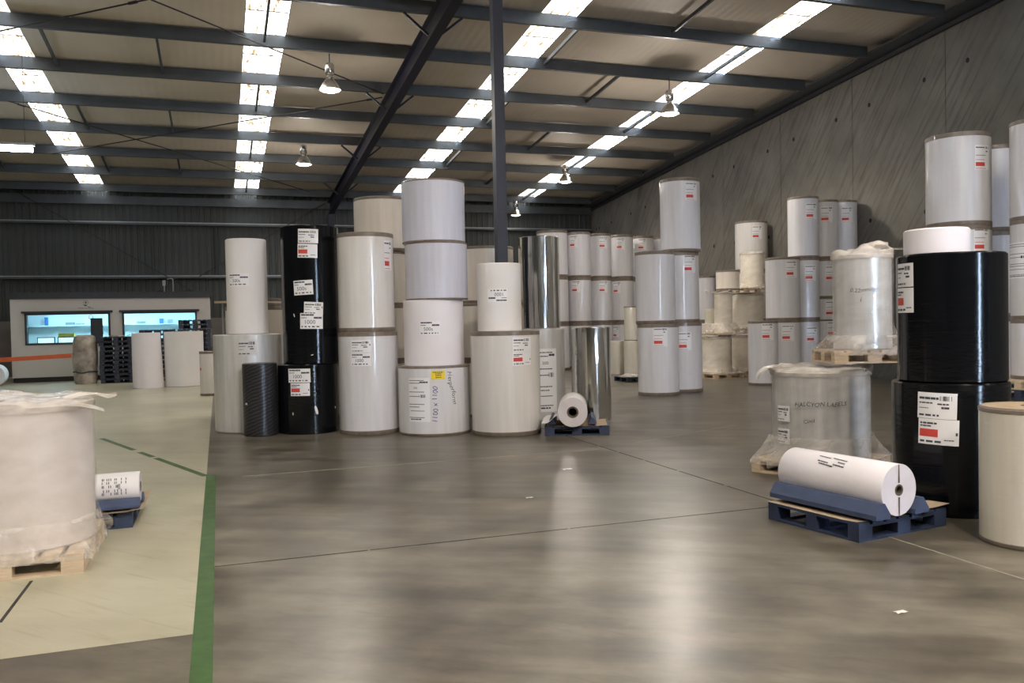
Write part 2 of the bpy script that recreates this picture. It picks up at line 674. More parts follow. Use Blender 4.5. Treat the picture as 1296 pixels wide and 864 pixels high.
def add_label(root, cx, cy, zb, r, box, style, text=None, tilt=0.0, mat='label', seed=1, back=True):
    """a printed label whose outline was measured on the photograph"""
    x0, y0, x1, y1 = box
    xm, ym = (x0+x1)/2, (y0+y1)/2
    th, z = drum_hit(xm, ym, cx, cy, r)
    ta, _ = drum_hit(x0, ym, cx, cy, r)
    tb, _ = drum_hit(x1, ym, cx, cy, r)
    dist = math.hypot(cx, cy) - r
    h = abs(z_at(xm, y0, dist) - z_at(xm, y1, dist))
    w = abs(tb-ta)*r
    return put_label(root, r, th, z-zb, w, h, style, text, tilt, mat, seed, back)


def put_label(root, r, th, z, w, h, style, text=None, tilt=0.0, mat='label', seed=1, back=True):
    f = on_drum(r, th, z, tilt)
    mb = MB()
    patch(mb, f, -w/2, -h/2, w/2, h/2, 0.0020, mat)
    o = mb.build('label', root)
    mb = MB()
    label_marks(mb, f, w, h, style, random.Random(seed), text)
    ink, red = MB(), MB()
    for fc, k in zip(mb.f, mb.m):
        (red if mb.mats[k] == 'red' else ink).add([mb.v[i] for i in fc], [tuple(range(len(fc)))], mb.mats[k])
    ink.build('lettering', o)
    if red.f:
        red.build('red_marking', o)
    return o


# ------------------------------------------------------------------ rolls
ROLLS = {}
_seed = [10]


def roll(key, x, y, z, r, h, label, mat='white', band=0.07, group=None, style='band', cat='paper roll', wobble=0.003, thin=0.0):
    """a standing roll: wrap, kraft end bands, core seen from above"""
    _seed[0] += 1
    sd = _seed[0]*3.7
    root = thing('paper_roll', label, cat, (x, y, z), 0, group)
    def wob(a, zz):
        return wobble*noise.noise(Vector((math.cos(a)*1.6+sd, math.sin(a)*1.6, zz*1.2)))
    mb = MB()
    z0, z1 = 0.0, h
    rim = min(0.012, h*.1)
    prof = [(0, z0), (r-rim, z0), (r, z0+rim)]
    n = 10
    for k in range(1, n):
        prof.append((r, z0+rim+(z1-z0-2*rim)*k/n))
    prof += [(r, z1-rim), (r-rim, z1), (0.055, z1), (0.055, z1-.08), (0, z1-.08)]
    mb.lathe(prof, mat, 72, wob=wob)
    mb.build('wrap', root)
    if band > 0:
        for b0, b1, inward in ((0.0, band, False), (h-band, h, True)):
            q = MB()
            e = 0.004
            if inward:
                pr = [(r*(1-.002), b0), (r+e, b0+.004), (r+e, b1-.008), (r-.004, b1+.0006), (r-.06, b1+.0006), (r-.06, b1-.003)]
            else:
                pr = [(r-.05, b0+.0003), (r+e-.006, b0+.0003), (r+e, b0+.008), (r+e, b1-.004), (r*(1-.002), b1)]
            q.lathe(pr, 'band', 72, wob=wob)
            q.build('end_band', root)
    ROLLS[key] = (root, x, y, z, r, h)
    return root


def stack(keys, base_y, tiers, base_z=0.0, dist=None):
    """tiers: (xl, xr, ytop | height as ('h', metres), label, mat, opts). Measures and stands rolls one on the other"""
    xl, xr = tiers[0][0], tiers[0][1]
    if dist is None:
        f = floor_at((xl+xr)/2, base_y, base_z)
        df = math.hypot(f.x, f.y)
        al = abs(heading(xr, base_y)-heading(xl, base_y))/2
        dist = df/(1-math.sin(al))
    z = base_z
    for key, t in zip(keys, tiers):
        xl, xr, top, label, mat, opt = t
        ym = base_y-60 if not isinstance(top, tuple) else base_y-60
        if not isinstance(top, tuple):
            ym = top
        x, y, r = survey(xl, xr, ym, dist)
        if isinstance(top, tuple):
            zt = z + top[1]
        else:
            zt = z_at((xl+xr)/2, top, dist-r)
        roll(key, x, y, z, r, zt-z, label, mat, **opt)
        z = zt + 0.001
    return dist


def lab(key, box, style, **kw):
    root, x, y, z, r, h = ROLLS[key]
    _seed[0] += 1
    return add_label(root, x, y, z, r, box, style, seed=_seed[0], **kw)


def mini(key, xr, yr):
    """small shipping label whose red bar sits at photo position xr, yr"""
    root, x, y, z, r, h = ROLLS[key]
    th, zz = drum_hit(xr, yr, x, y, r)
    w, hh = min(0.30, r*.8), min(0.40, h*.72)
    _seed[0] += 1
    th += w*.17/r
    return put_label(root, r, th, min(max(zz-z+hh*.28, hh/2+.03), h-hh/2-.03), w, hh, 'mini', seed=_seed[0])


NB = dict(band=0.0)
B1 = dict(band=0.065)
BT = dict(band=0.03)

# ---- the row of stacks across the middle
stack(['A', 'A2'], 548, [
    (269, 356, 423, 'silvery film-wrapped roll at the end of the middle row under a slim white roll', 'silver', dict(band=0.0)),
    (284.5, 336.5, 301, 'slim tall bare white roll standing on the silvery wrapped roll', 'paper', NB)])
stack(['B'], 552.6, [(306, 350.5, 460, 'small black roll with slanted wrap lines in front of the black stack', 'net', NB)])
stack(['C', 'C2'], 550, [
    (350.5, 428, 461, 'lower black wrapped roll of the middle row black stack', 'blackfilm', NB),
    (354, 427.5, 284, 'tall upper black roll with three white labels in the middle row', 'blackfilm', NB)])
stack(['D', 'D2'], 551, [
    (427.5, 502.5, 420, 'lower white banded roll beside the black stack in the middle row', 'white', B1),
    (425.5, 497, 293, 'upper white banded roll beside the tall black roll, red mark at its edge', 'warm', B1)])
OP = dict(band=0.05)
stack(['E', 'E2', 'E3', 'E4'], 528, [
    (447, 519, ('h', .985), 'bottom cream roll of the four-high stack behind the front row', 'cream', OP),
    (447, 519, ('h', .985), 'second roll up of the cream stack behind the front row', 'cream', OP),
    (447, 519, ('h', .965), 'third roll up of the cream stack behind the front row', 'cream', OP),
    (447, 519, 247.5, 'top cream roll rising behind the white and lilac front stacks', 'cream', OP)])
stack(['F', 'F2', 'F3', 'F4'], 552, [
    (503.5, 594, 463.5, 'wide white roll with yellow sticker and handwriting at the foot of the tallest front stack', 'white', dict(band=0.035)),
    (510, 586, 379, 'bare white paper roll on the roll with the yellow sticker', 'pinkpaper', NB),
    (512, 590.5, 305, 'lilac wrapped roll third up in the tallest front stack', 'lilac', dict(band=0.025)),
    (507.5, 587, 225, 'topmost lilac wrapped roll crowning the tallest front stack', 'lilac', dict(band=0.025))])
stack(['G', 'G2', 'G3'], 528, [
    (577, 649, ('h', .985), 'bottom cream roll of the stack behind the navy column', 'cream', OP),
    (577, 649, ('h', .985), 'middle cream roll of the stack behind the navy column', 'cream', OP),
    (577, 649, 310.5, 'top cream roll of the stack behind the navy column', 'cream', OP)])
stack(['H', 'H2'], 553, [
    (595, 682.5, 419, 'wide white banded roll with red-marked label in front of the navy column', 'warm', B1),
    (603, 658.7, 332, 'slim bare white roll with upside-down label in front of the navy column', 'paper', NB)])
stack(['I', 'I2'], 533, [
    (650, 714, 416, 'silvery roll with a long paper list on its side, under the tall mirror roll', 'silver', NB),
    (655.5, 707, 298, 'tall mirror foil roll standing on the silvery roll', 'foil', NB)])
stack(['J'], 533, [(722, 772, 414, 'mirror foil roll standing behind the small blue pallet', 'foil', dict(band=0, wobble=.02))])
stack(['X', 'X2'], 530, [
    (285, 357, 387.5, 'cream roll half hidden between the slim white roll and the black stack', 'cream', B1),
    (288, 356, 377, 'flat kraft-edged disc roll lying on the half hidden cream roll', 'cream', dict(band=0.06))])

# ---- the far rows by the far wall
GM = None
far = [('M0', 681, 720, 293, 28.2), ('M1', 720, 749, 295, 28.9), ('M2', 747.5, 775, 297, 29.6), ('M3', 775, 803, 299, 30.3), ('M4', 801.5, 829, 300.5, 31.0), ('M5', 827, 853, 302, 31.6)]
who = ['first stack from the mirror roll', 'second stack from the mirror roll', 'third stack from the mirror roll', 'fourth stack from the mirror roll', 'fifth stack from the mirror roll, by the twin stacks', 'stack mostly hidden behind the twin stacks']
for (k, xl, xr, yt, dd), wtxt in zip(far, who):
    stack([k, k+'b', k+'c'], 466, [(xl, xr, ('h', 1.525), lv+' white far roll, '+wtxt, 'white', dict(band=.085, group='three-high far row of white rolls')) for lv in ('bottom', 'middle', 'top')], dist=dd)
stack(['N1'], 474, [(771, 790, ('h', 1.0), 'ivory roll beside the mirror foil roll, nothing on it', 'tan', NB)])
stack(['N2', 'N3'], 475, [(789, 808, ('h', 1.0), 'lower ivory roll beside the twin stacks', 'tan', NB), (790, 807, ('h', 1.0), 'upper ivory roll beside the twin stacks', 'tan', dict(band=0.03))])
stack(['O', 'O2'], 501.5, [
    (806.5, 859, 410, 'lower white roll of the nearer twin stack on open floor', 'white', dict(band=.075)),
    (803.5, 853.5, 317, 'upper white roll of the nearer twin stack on open floor', 'white', dict(band=.075))])
stack(['Q', 'Q2', 'Q3'], 497, [
    (836, 888.5, ('h', 1.535), 'bottom white roll of the three-high twin stack on open floor', 'white', dict(band=.075)),
    (835, 886, ('h', 1.545), 'middle white roll of the three-high twin stack on open floor', 'white', dict(band=.075)),
    (834.5, 885.5, 224, 'top white roll standing alone above the twin stacks', 'white', dict(band=.075))])

# ---- rolls along the concrete wall
GW = 'white rolls stacked along the concrete wall'
roll('R1', 12.32, 17.30, 0, .349, 1.53, 'single white roll at the open end of the row along the concrete wall', 'white', .06)
row = [('Ra', 13.19, 17.69, .41, 2), ('Rb', 13.98, 17.90, .375, 3), ('Rc', 14.755, 18.10, .375, 0), ('Rd', 15.52, 18.30, .37, 3)]
names = {'Ra': 'second', 'Rb': 'third', 'Rc': 'fourth', 'Rd': 'fifth'}
lvl = ['bottom', 'middle', 'top']
for k, x, y, r, n in row:
    for i in range(n):
        roll(k+str(i), x, y, i*1.531, r, 1.53, '%s roll of the %s column along the concrete wall' % (lvl[i] if n == 3 else ('lower', 'upper')[i], names[k]), 'white', .06, group=GW)
cz = [(0, .83, 'lowest roll of the fourth column, under the wooden pallet by the concrete wall', 'white'), (.972, .53, 'short roll resting on the pallet in the fourth wall column', 'white'),
      (1.503, .555, 'second short roll above the pallet in the fourth wall column', 'white'), (2.06, 1.0, 'metre-high roll in the fourth wall column', 'white'), (3.062, 1.49, 'top roll of the fourth wall column', 'white')]
for i, (z, h, lb, mt) in enumerate(cz):
    roll('Rc'+str(i), 14.755, 18.10, z, .375, h, lb, mt, .06 if h > .6 else .02)
stack(['P', 'P2'], 466, [(884, 906, ('h', 1.5), 'lower white roll far back between twin stacks and wrapped loads', 'white', B1), (884, 906, ('h', 1.5), 'upper white roll far back between twin stacks and wrapped loads', 'white', B1)], dist=29.0)
stack(['Pb', 'Pc'], 471, [(886, 909, ('h', 1.46), 'stout ivory roll behind the pale wrapped load by the twin stacks', 'cream', NB), (892, 907, ('h', .42), 'small ivory roll on the stout ivory roll behind the wrapped load', 'tan', NB)], dist=25.6)
stack(['T', 'T2', 'T3'], 468, [(931.5, 973, ('h', 1.5), '%s white roll of the column behind the wrapped loads by the wall' % a, 'warm', B1) for a in ('bottom', 'middle', 'top')], dist=26.95)
# big stacks in the corner behind the black rolls
stack(['S8', 'S8b', 'S8c'], 516, [(1173, 1257, ('h', 1.53), '%s wide white roll of the tall stack behind the tall black roll' % a, 'white', dict(band=.075)) for a in ('bottom', 'middle', 'top')], dist=16.3)
stack(['S7', 'S7b', 'S7c'], 510, [(1241, 1287, ('h', 1.53), '%s white roll of the slim stack wedged between the two wide corner stacks' % a, 'white', dict(band=.075)) for a in ('bottom', 'middle', 'top')], dist=17.7)

# labels
lab('A', (301, 430, 325.5, 450), 'top', mat='labelgrey')
lab('A2', (289, 346, 313, 362), 'num', text='500s')
lab('C2', (377, 289.5, 402.5, 307.5), 'top', tilt=-.03)
lab('C2', (376.5, 308.5, 401.5, 326), 'red', tilt=-.03)
lab('C2', (371.5, 354.5, 395.5, 373), 'num', text='500s', tilt=.05)
lab('C2', (385, 382, 409, 398), 'top', tilt=-.05)
lab('C2', (380, 396, 408.5, 416), 'num', text='1000', tilt=-.02)
lab('C', (364.5, 466.5, 392, 484), 'num', text='1000')
lab('C', (367.5, 484.6, 391.5, 501), 'red')
lab('D2', (487, 304, 495.3, 342), 'mini')
lab('D', (444, 430, 469, 446), 'top')
lab('D', (444, 447, 469, 463), 'num', text='1000')
lab('F2', (531, 406, 557, 424), 'num', text='500s')
lab('F', (517, 478, 543, 534), 'list')
lab('H', (650, 426, 672.5, 445), 'top')
lab('H', (650, 445.5, 672.5, 462), 'red')
lab('H2', (617, 365, 642, 382), 'num', text='1000', tilt=PI)
lab('I', (683, 441, 705, 521), 'list')
for k, xr, yr in [('M1c', 724, 310), ('M2c', 762, 311), ('M3c', 783.5, 312.5), ('M4c', 811, 313), ('M1b', 727, 367), ('M2b', 762, 367), ('M3b', 779, 368), ('M3', 778, 424), ('M2', 750, 424),
                  ('O', 833, 433), ('Q', 864, 438), ('Q2', 871, 340), ('Q3', 873, 248),
                  ('R1', 969.5, 425.6), ('Ra0', 995, 427), ('Rb0', 1026, 429), ('Ra1', 1000, 346), ('Rb1', 1024, 351), ('Rc3', 1050, 351.6), ('Rb2', 1025, 272.6), ('Rc4', 1044, 277), ('Rd2', 1070, 277),
                  ('T3', 956.5, 298.7), ('S8c', 1241, 207.6), ('S8b', 1240, 312), ('Rc2', 1050, 396), ('Rc1', 1052, 419)]:
    mini(k, xr, yr)

# torn spots in the black wraps
for key, pts in (('C', ((400.5, 519, .05, .14, .25), (371, 523.5, .025, .05, 0), (424, 515, .02, .04, 0))), ('C2', ((372.5, 399, .02, .06, .3), (395, 449, .05, .015, .2))), ('B', ((312, 511, .06, .035, 0),)), ('S3', ((1192, 355, .03, .008, .3), (1172, 418, .09, .008, -.4), (1215, 372, .02, .012, 0), (1178, 468, .02, .03, .2), (1158, 462, .03, .008, 0)))):
    root, x, y, z, r, h = ROLLS[key] if key in ROLLS else (None,)*6
    if root is None:
        continue
    for tx_, ty_, tw, thh, tl in pts:
        th, zz = drum_hit(tx_, ty_, x, y, r)
        mb = MB()
        f = on_drum(r, th, zz-z, tl)
        vs = [f(tw/2*math.cos(q*PI/4)*(1 if q % 2 else .8), thh/2*math.sin(q*PI/4), .004) for q in range(8)]
        mb.add(vs, [tuple(range(8))], 'label')
        o = mb.build('tear', root)
        o['label'] = 'small pale tear in the black wrap'

# handwriting and sticker on the wide roll
root, x, y, z, r, h = ROLLS['F']
th, zz = drum_hit(554.5, 474.5, x, y, r)
mb = MB()
f = on_drum(r, th, zz-z)
patch(mb, f, -.10, -.065, .10, .065, .0022, 'yellow')
rnd = random.Random(3)
for v in (.04, .018, -.006, -.035):
    words_row(mb, f, -.075 if v > .03 else -.04, .075 if v > .03 else .045, v, .012, rnd)
o = mb.build('sticker', root)
o['label'] = 'yellow square sticker with dark print'
th, zz = drum_hit(551, 512, x, y, r)
mb = MB()
glyphs(mb, on_drum(r, th, zz-z, PI/2), '1100 x 1100', .105, 0, 0, .0025, 'blueink', .1, .08)
mb.build('handwriting', root)
th, zz = drum_hit(572, 490, x, y, r)
mb = MB()
glyphs(mb, on_drum(r, th, zz-z, -PI/2+.22), 'Herperform', .10, 0, 0, .0025, 'ink', .25, .10)
mb.build('handwriting', root)


# ------------------------------------------------------------------ pallets
def pallet_parts(root, w, d, mat, h=.14, boards=7, feet=3):
    mb = MB()
    bw = w/(boards+ (boards-1)*.28)
    for i in range(boards):
        x0 = -w/2 + i*bw*1.28
        mb.box((x0, -d/2, h-.02), (x0+bw, d/2, h), mat)
    for yy in (-d/2, -.05, d/2-.10):
        mb.box((-w/2, yy, h-.04), (w/2, yy+.10, h-.0205), mat)
    mb.build('top_deck', root)
    for xx in (-w/2, -.07, w/2-.14):
        for yy in (-d/2, -.05, d/2-.10):
            q = MB()
            q.box((xx, yy, .0185), (xx+.14, yy+.10, h-.0405), mat)
            q.build('block', root)
    mb = MB()
    for yy in (-d/2, -.05, d/2-.10):
        mb.box((-w/2, yy, 0), (w/2, yy+.10, .018), mat)
    for xx in (-w/2, w/2-.10):
        for y0, y1 in ((-d/2+.10, -.05), (.05, d/2-.10)):
            mb.box((xx, y0, .0005), (xx+.10, y1, .0175), mat)
    mb.build('bottom_deck', root)
    if mat == 'darkplastic':
        mb = MB()
        for x0, x1 in ((-w/2+.14, -w*.16), (-w*.08, -.07), (.07, w*.08), (w*.16, w/2-.14)):
            mb.box((x0, -.03, .019), (x1, .03, h-.041), mat)
        mb.build('web_plate', root)


def pallet(x, y, z, rz, w, d, mat, label, h=.14, group=None):
    root = thing('pallet', label, 'pallet', (x, y, z), rz, group)
    pallet_parts(root, w, d, mat, h)
    return root


def dup(root, loc, label, rz=None, group=None):
    c = root.copy()
    COL.objects.link(c)
    c.location = loc
    c['label'] = label
    if rz is not None:
        c.rotation_euler = (0, 0, rz)
    if group:
        c['group'] = group
    for ch in list(root.children):
        k = ch.copy()
        COL.objects.link(k)
        k.parent = c
        for g in ch.children:
            e = g.copy()
            COL.objects.link(e)
            e.parent = k
    return c


def wrapped_load(x, y, z, rot, r, h, half, label, core='paper', seed=0.0, flare=.28, ruff=.10, group=None, skirt=.05, name='wrapped_roll', open_top=False, flare_k=1.0):
    """a roll stretch-wrapped down onto the corners of its pallet, the film bunched over the top"""
    root = thing(name, label, 'wrapped roll', (x, y, z), 0, group)
    mb = MB()
    mb.lathe([(0, .001), (r-.01, .001), (r, .012), (r, h*.5), (r, h-.012), (r-.012, h), (.06, h), (.06, h-.1), (0, h-.1)], core, 72)
    mb.build('roll_body', root)
    n = 144
    def wall(zz, i):
        a = 2*PI*i/n
        ca, sa = math.cos(a), math.sin(a)
        rb = r + .010
        k = max(0.0, 1-max(zz, 0)/flare)**1.8*flare_k
        hw, hd = half
        sq = min(hw/max(abs(math.cos(a-rot)), 1e-3), hd/max(abs(math.sin(a-rot)), 1e-3))*1.012
        rad = rb*(1-k) + k*max(rb, sq)
        nz = noise.noise(Vector((ca*2+seed, sa*2, zz*2.5)))*.010 + noise.noise(Vector((ca*6+seed, sa*6, zz*3)))*.010*(.15+3*k)
        rad += abs(nz) + .002
        return Vector((rad*ca, rad*sa, zz))
    nj = 26
    vs, fs = [], []
    for j in range(nj+1):
        t = j/nj
        zz = -skirt + (h+skirt+.005)*t
        for i in range(n):
            vs.append(wall(zz, i))
    for j in range(nj):
        for i in range(n):
            k = (i+1) % n
            fs.append((j*n+i, j*n+k, (j+1)*n+k, (j+1)*n+i))
    mb = MB()
    nsk = int(nj*(flare*.62+skirt)/(h+skirt))*n
    mb.add(vs, fs[nsk:], 'film', True)
    mb.add(vs, fs[:nsk], 'skirt', True)
    mb.build('stretch_film', root)
    # bunched film over the top edge
    vs, fs = [], []
    prof = [(1.015, -.05), (1.035, -.012), (1.06, .03), (1.065, .4), (1.03, .75), (.97, .9), (.88, .8), (.75, .6), (.55, .5), (.3, .45), (.1, .4)]
    for q, (pr, pz) in enumerate(prof):
        for i in range(n):
            a = 2*PI*i/n
            ca, sa = math.cos(a), math.sin(a)
            amp = min(1.0, q/3)
            n1 = noise.noise(Vector((ca*1.4*pr+seed*2, sa*1.4*pr, q*.12)))
            n2 = noise.noise(Vector((ca*2.2*pr+seed, sa*2.2*pr, q*.2)))
            rad = r*pr + amp*(.05*n1 + .03*n2)*min(1, pr*1.2)*min(1, r/.4)
            if q < 2:
                rad = r*pr + .012
            zz = h + (pz*ruff*(1+1.1*n1+.5*n2) if pz > .02 else pz) + amp*ruff*.25*n2
            if pr < 1.0:
                zz = max(zz, h+.008)
            vs.append(Vector((rad*ca, rad*sa, zz)))
    m = len(prof)
    for q in range(m-1):
        for i in range(n):
            k = (i+1) % n
            fs.append((q*n+i, q*n+k, (q+1)*n+k, (q+1)*n+i))
    mb = MB()
    mb.add(vs, fs, 'fold', True)
    mb.build('bunched_film', root)
    return root


def ribbon(name, root, pts, w, mat='fold', seed=0.0):
    """a loose strip of film, crumpled"""
    pts = [Vector(p) for p in pts]
    vs, fs = [], []
    m = 6
    for k, p in enumerate(pts):
        t = (pts[min(k+1, len(pts)-1)] - pts[max(k-1, 0)]).normalized()
        u = t.cross(Vector((0, 0, 1)))
        u.normalize()
        ww = w*(1-.6*k/(len(pts)-1))
        for i in range(m+1):
            s = i/m-.5
            vs.append(p + u*(s*ww) + Vector((0, 0, .03*noise.noise(Vector((k*.9+seed, s*5, 1.3))))))
    for k in range(len(pts)-1):
        for i in range(m):
            a = k*(m+1)+i
            fs.append((a, a+1, a+m+2, a+m+1))
    mb = MB()
    mb.add(vs, fs, mat, True)
    o = mb.build(name, root)
    return o


# foreground load by the green line
px, py = -1.41, 6.95
hd = heading(120, 600)
tx, ty = math.cos(hd), -math.sin(hd)
rT = 0.46
lx = -(px*tx + py*ty)             # axis offset from the sight line of its right side
px = px + (lx - rT)*1.0
pallet(-1.41, 6.94, 0, 0, 1.0, 1.10, 'pine', 'raw pine pallet under the wrapped roll near the green floor line')
T1 = wrapped_load(px, 6.95, .141, 0, rT, 1.0, (.5, .55), 'clear-wrapped pale roll on a pine pallet near the green floor line', 'taupe', 1.3, flare=.36, ruff=.04)
e = Vector((px, 6.95, .141))
ribbon('film_tail', T1, [(.30, -.18, 1.03), (.40, -.16, 1.05), (.50, -.14, 1.045), (.58, -.12, 1.03), (.64, -.10, 1.035)], .10, seed=2)
ribbon('film_tail', T1, [(.32, -.30, 1.01), (.42, -.30, .985), (.52, -.27, .955), (.56, -.25, .94)], .20, seed=5)

# small roll behind it on a blue pallet
pallet(-1.22, 8.12, 0, 0, 1.0, .86, 'bluewood', 'blue pallet behind the wrapped roll near the green floor line', h=.13)
cb = MB()
vs, fs = [], []
for j in range(5):
    for i in range(9):
        u, v = i/8, j/4
        vs.append((-1.66+u*1.03, 7.63+v*.9, .1335+.028*max(0, (u-.8)/.2)**2+.012*max(0, .25-v)*4*abs(math.sin(u*6))))
for j in range(4):
    for i in range(8):
        a = j*9+i
        fs.append((a, a+1, a+10, a+9))
cb.add(vs, fs, 'card')
o = cb.build('cardboard_sheet')
tag(o, 'bent cardboard sheet on the blue pallet behind the wrapped roll', 'cardboard')


def wedge(name, a, b, w, h, mat, label, cat='chock'):
    """a three-cornered timber chock lying from a to b"""
    a, b = Vector(a), Vector(b)
    t = (b-a).normalized()
    u = Vector((t.y, -t.x, 0))
    vs = []
    for p in (a, b):
        for s, zz in ((-.5, 0), (.5, 0), (.5, h*.3), (.12, h), (-.12, h), (-.5, h*.3)):
            vs.append(p + u*(s*w) + Vector((0, 0, zz)))
    n = 6
    mb = MB()
    mb.add(vs, [tuple(range(n)), tuple(range(2*n-1, n-1, -1))] + [(i, i+n, (i+1) % n+n, (i+1) % n) for i in range(n)], mat)
    return tag(mb.build(name), label, cat)


def lying_roll(a, b, r, label, mat='pinkpaper', tail=None, core=.05, seam=True):
    """a roll on its side from end a (facing the camera) to end b: paper, two wound faces, core tube"""
    a, b = Vector(a), Vector(b)
    L = (b-a).length
    t = (b-a).normalized()
    rot = t.to_track_quat('Z', 'Y').to_matrix().to_4x4()
    root = thing('paper_roll', label, 'paper roll', a, 0)
    mb = MB()
    mb.lathe([(r-.003, 0.0), (r, .004), (r, L*.3), (r, L*.6), (r, L-.004), (r-.003, L)], mat, 80, xf=rot)
    mb.build('wrap', root)
    for zz in (0.0005, L-.0005):
        q = MB()
        rr = [(core, zz), (r*.5, zz), (r-.002, zz)]
        if zz > .1:
            rr = rr[::-1]
        rr = rr[::-1] if False else rr
        q.lathe(rr, 'edge', 80, xf=rot, smooth=False)
        q.build('wound_end', root)
    q = MB()
    q.lathe([(core*.72, -.002), (core, -.004), (core, .02), (core, L-.02), (core, L+.004), (core*.72, L+.002), (core*.72, L*.5), (core*.72, -.002)], 'corebrown', 40, xf=rot)
    q.build('core', root)
    q = MB()
    q.lathe([(0, L*.5), (core*.71, L*.5)], 'hole', 24, xf=rot)  # dark disc mid-core, standing in for the shade down the open tube
    if seam:
        q.build('core_shade', root)
    return root, rot, L


# T2 roll: axis along X, its end facing the aisle
a, b = (-.665, 7.86, .315), (-1.62, 7.86, .315)
T2, rot, L = lying_roll(a, b, .125, 'short-bodied white roll lying on blue chocks behind the foreground wrapped roll', 'paper', core=.04)
mb = MB()
def on_side(rr, ang, along, tilt=0.0):
    c, s = math.cos(tilt), math.sin(tilt)
    def f(u, v, lift):
        uu, vv = u*c-v*s, u*s+v*c
        an = ang + vv/rr
        p = Vector(((rr+lift)*math.cos(an), (rr+lift)*math.sin(an), along+uu))
        return rot @ p
    return f
wedge('timber_chock', (-.66, 7.735, .165), (-1.6, 7.735, .165), .12, .075, 'chockblue', 'blue chock in front of the short-bodied roll on the blue pallet')
wedge('timber_chock', (-.65, 7.985, .165), (-1.6, 7.985, .165), .12, .075, 'chockblue', 'blue chock behind the short-bodied roll on the blue pallet')
# which angle faces the camera on this roll
def facing_angle(p, rot, axis_pt):
    v = rot.inverted() @ (CAM - Vector(axis_pt))
    return math.atan2(v.y, v.x)
fa = facing_angle(T2, rot, a)
mb = MB()
f = on_side(.125, fa+.05, .19, PI)
patch(mb, f, -.11, -.085, .11, .085, .002, 'label')
rnd = random.Random(9)
for k, u in enumerate((-.095, -.085, -.06, -.045, -.03, .0, .012, .022, .05, .085)):
    for v in (-.065, -.035, -.005, .03, .055):
        if rnd.random() < .7:
            patch(mb, f, u, v-.010, u+.006, v+.012, .0032, 'ink')
glyphs(mb, on_side(.125, fa+.05, .155, PI/2), 'AAAAAA'.replace('A', 'I'), .03, 0, 0, .0035, 'ink', 0)
mb.build('label', T2)

# K: roll with core facing us on the little blue pallet between the mirror rolls
pd = Vector((.92, -.40, 0)).normalized()
pn = Vector((.40, .92, 0)).normalized()
pc = Vector((4.73, 11.12, 0)) + pn*.43
pallet(pc.x+pd.x*.045, pc.y+pd.y*.045, 0, math.atan2(pd.y, pd.x), .92, .76, 'bluewood', 'dark blue pallet in front of the mirror foil rolls', h=.135)
o = MB()
rzK = math.atan2(pd.y, pd.x)
vs, fs = [], []
for j in range(5):
    for i in range(9):
        u, v = i/8-.5, j/4-.5
        zz = .137 + .025*max(0, abs(u)-.38)*8*abs(math.sin(v*7+1)) * .5
        p = pc + pd*(u*.86+.045) + pn*(v*.76)
        vs.append((p.x, p.y, zz))
for j in range(4):
    for i in range(8):
        a = j*9+i
        fs.append((a, a+1, a+10, a+9))
o.add(vs, fs, 'card')
tag(o.build('cardboard_sheet'), 'cardboard sheet on the dark blue pallet below the roll with a black core', 'cardboard')
ka = pc - pn*.455 + pd*.0
K0 = Vector((ka.x-.01, ka.y, .347)) - pn*.06
K1 = K0 + (pn*.86 + Vector((.0, .0, 0)))
KR, rot, L = lying_roll(K0, K1, .209, 'white roll lying end-on with black open core on the dark blue pallet', 'paper', core=.082)
# loose paper tail
mb = MB()
vs, fs = [], []
for k in range(9):
    t = k/8
    for j in range(5):
        v = j/4
        p = K0 + pn*(v*.75+.01) - pd*(.17+.27*t)
        zz = .31 - .13*t + .02*math.sin(t*7+v*2)
        vs.append((p.x, p.y, zz))
for k in range(8):
    for j in range(4):
        a = k*5+j
        fs.append((a, a+1, a+6, a+5))
vs = [Vector(v) - K0 for v in vs]
mb.add(vs, fs, 'paper', True)
mb.build('loose_tail', KR)
wedge('timber_chock', pc+pd*.27-pn*.38+Vector((0, 0, .16)), pc+pd*.27+pn*.36+Vector((0, 0, .16)), .11, .09, 'chockblue', 'blue chock wedged on the column-far side of the end-on roll')
wedge('timber_chock', pc-pd*.31-pn*.38+Vector((0, 0, .16)), pc-pd*.31+pn*.36+Vector((0, 0, .16)), .11, .09, 'chockblue', 'blue chock wedged under the loose tail of the end-on roll')

# S5: long roll on the blue pallet in the right foreground
ax = Vector((4.49-4.64, 5.89-4.92, 0)).normalized()
nx = Vector((ax.y, -ax.x, 0))
rzp = math.atan2(ax.y, ax.x)-PI/2
c0 = (Vector((4.31, 5.0, 0)) + Vector((5.28, 5.06, 0)))/2 + ax*.44
pallet(c0.x, c0.y, 0, rzp, .97, .89, 'bluewood', 'scuffed blue pallet carrying the long white roll by the black rolls', h=.14)
vs, fs = [], []
for j in range(7):
    for i in range(13):
        u, v = i/12-.5, j/6-.5
        zz = .1415
        if u > .32:
            zz += .03*(u-.32)*6*abs(math.sin(v*5+.6))
        if v < -.4:
            zz += .008*abs(math.sin(u*17))
        jag = .03*math.sin(u*23)*(1 if v < -.45 else 0)
        p = c0 + nx*(u*.97) + ax*(v*.90+jag)
        vs.append((p.x, p.y, zz))
for j in range(6):
    for i in range(12):
        a = j*13+i
        fs.append((a, a+1, a+14, a+13))
mb = MB()
mb.add(vs, fs, 'card')
tag(mb.build('cardboard_sheet'), 'torn cardboard sheet under the long white roll', 'cardboard')
s0 = Vector((4.655, 4.925, .36))
S5, rot, L = lying_roll(s0, s0+ax*1.0, .19, 'long white roll lying on blue chocks in front of the black rolls', 'pinkpaper', core=.042)
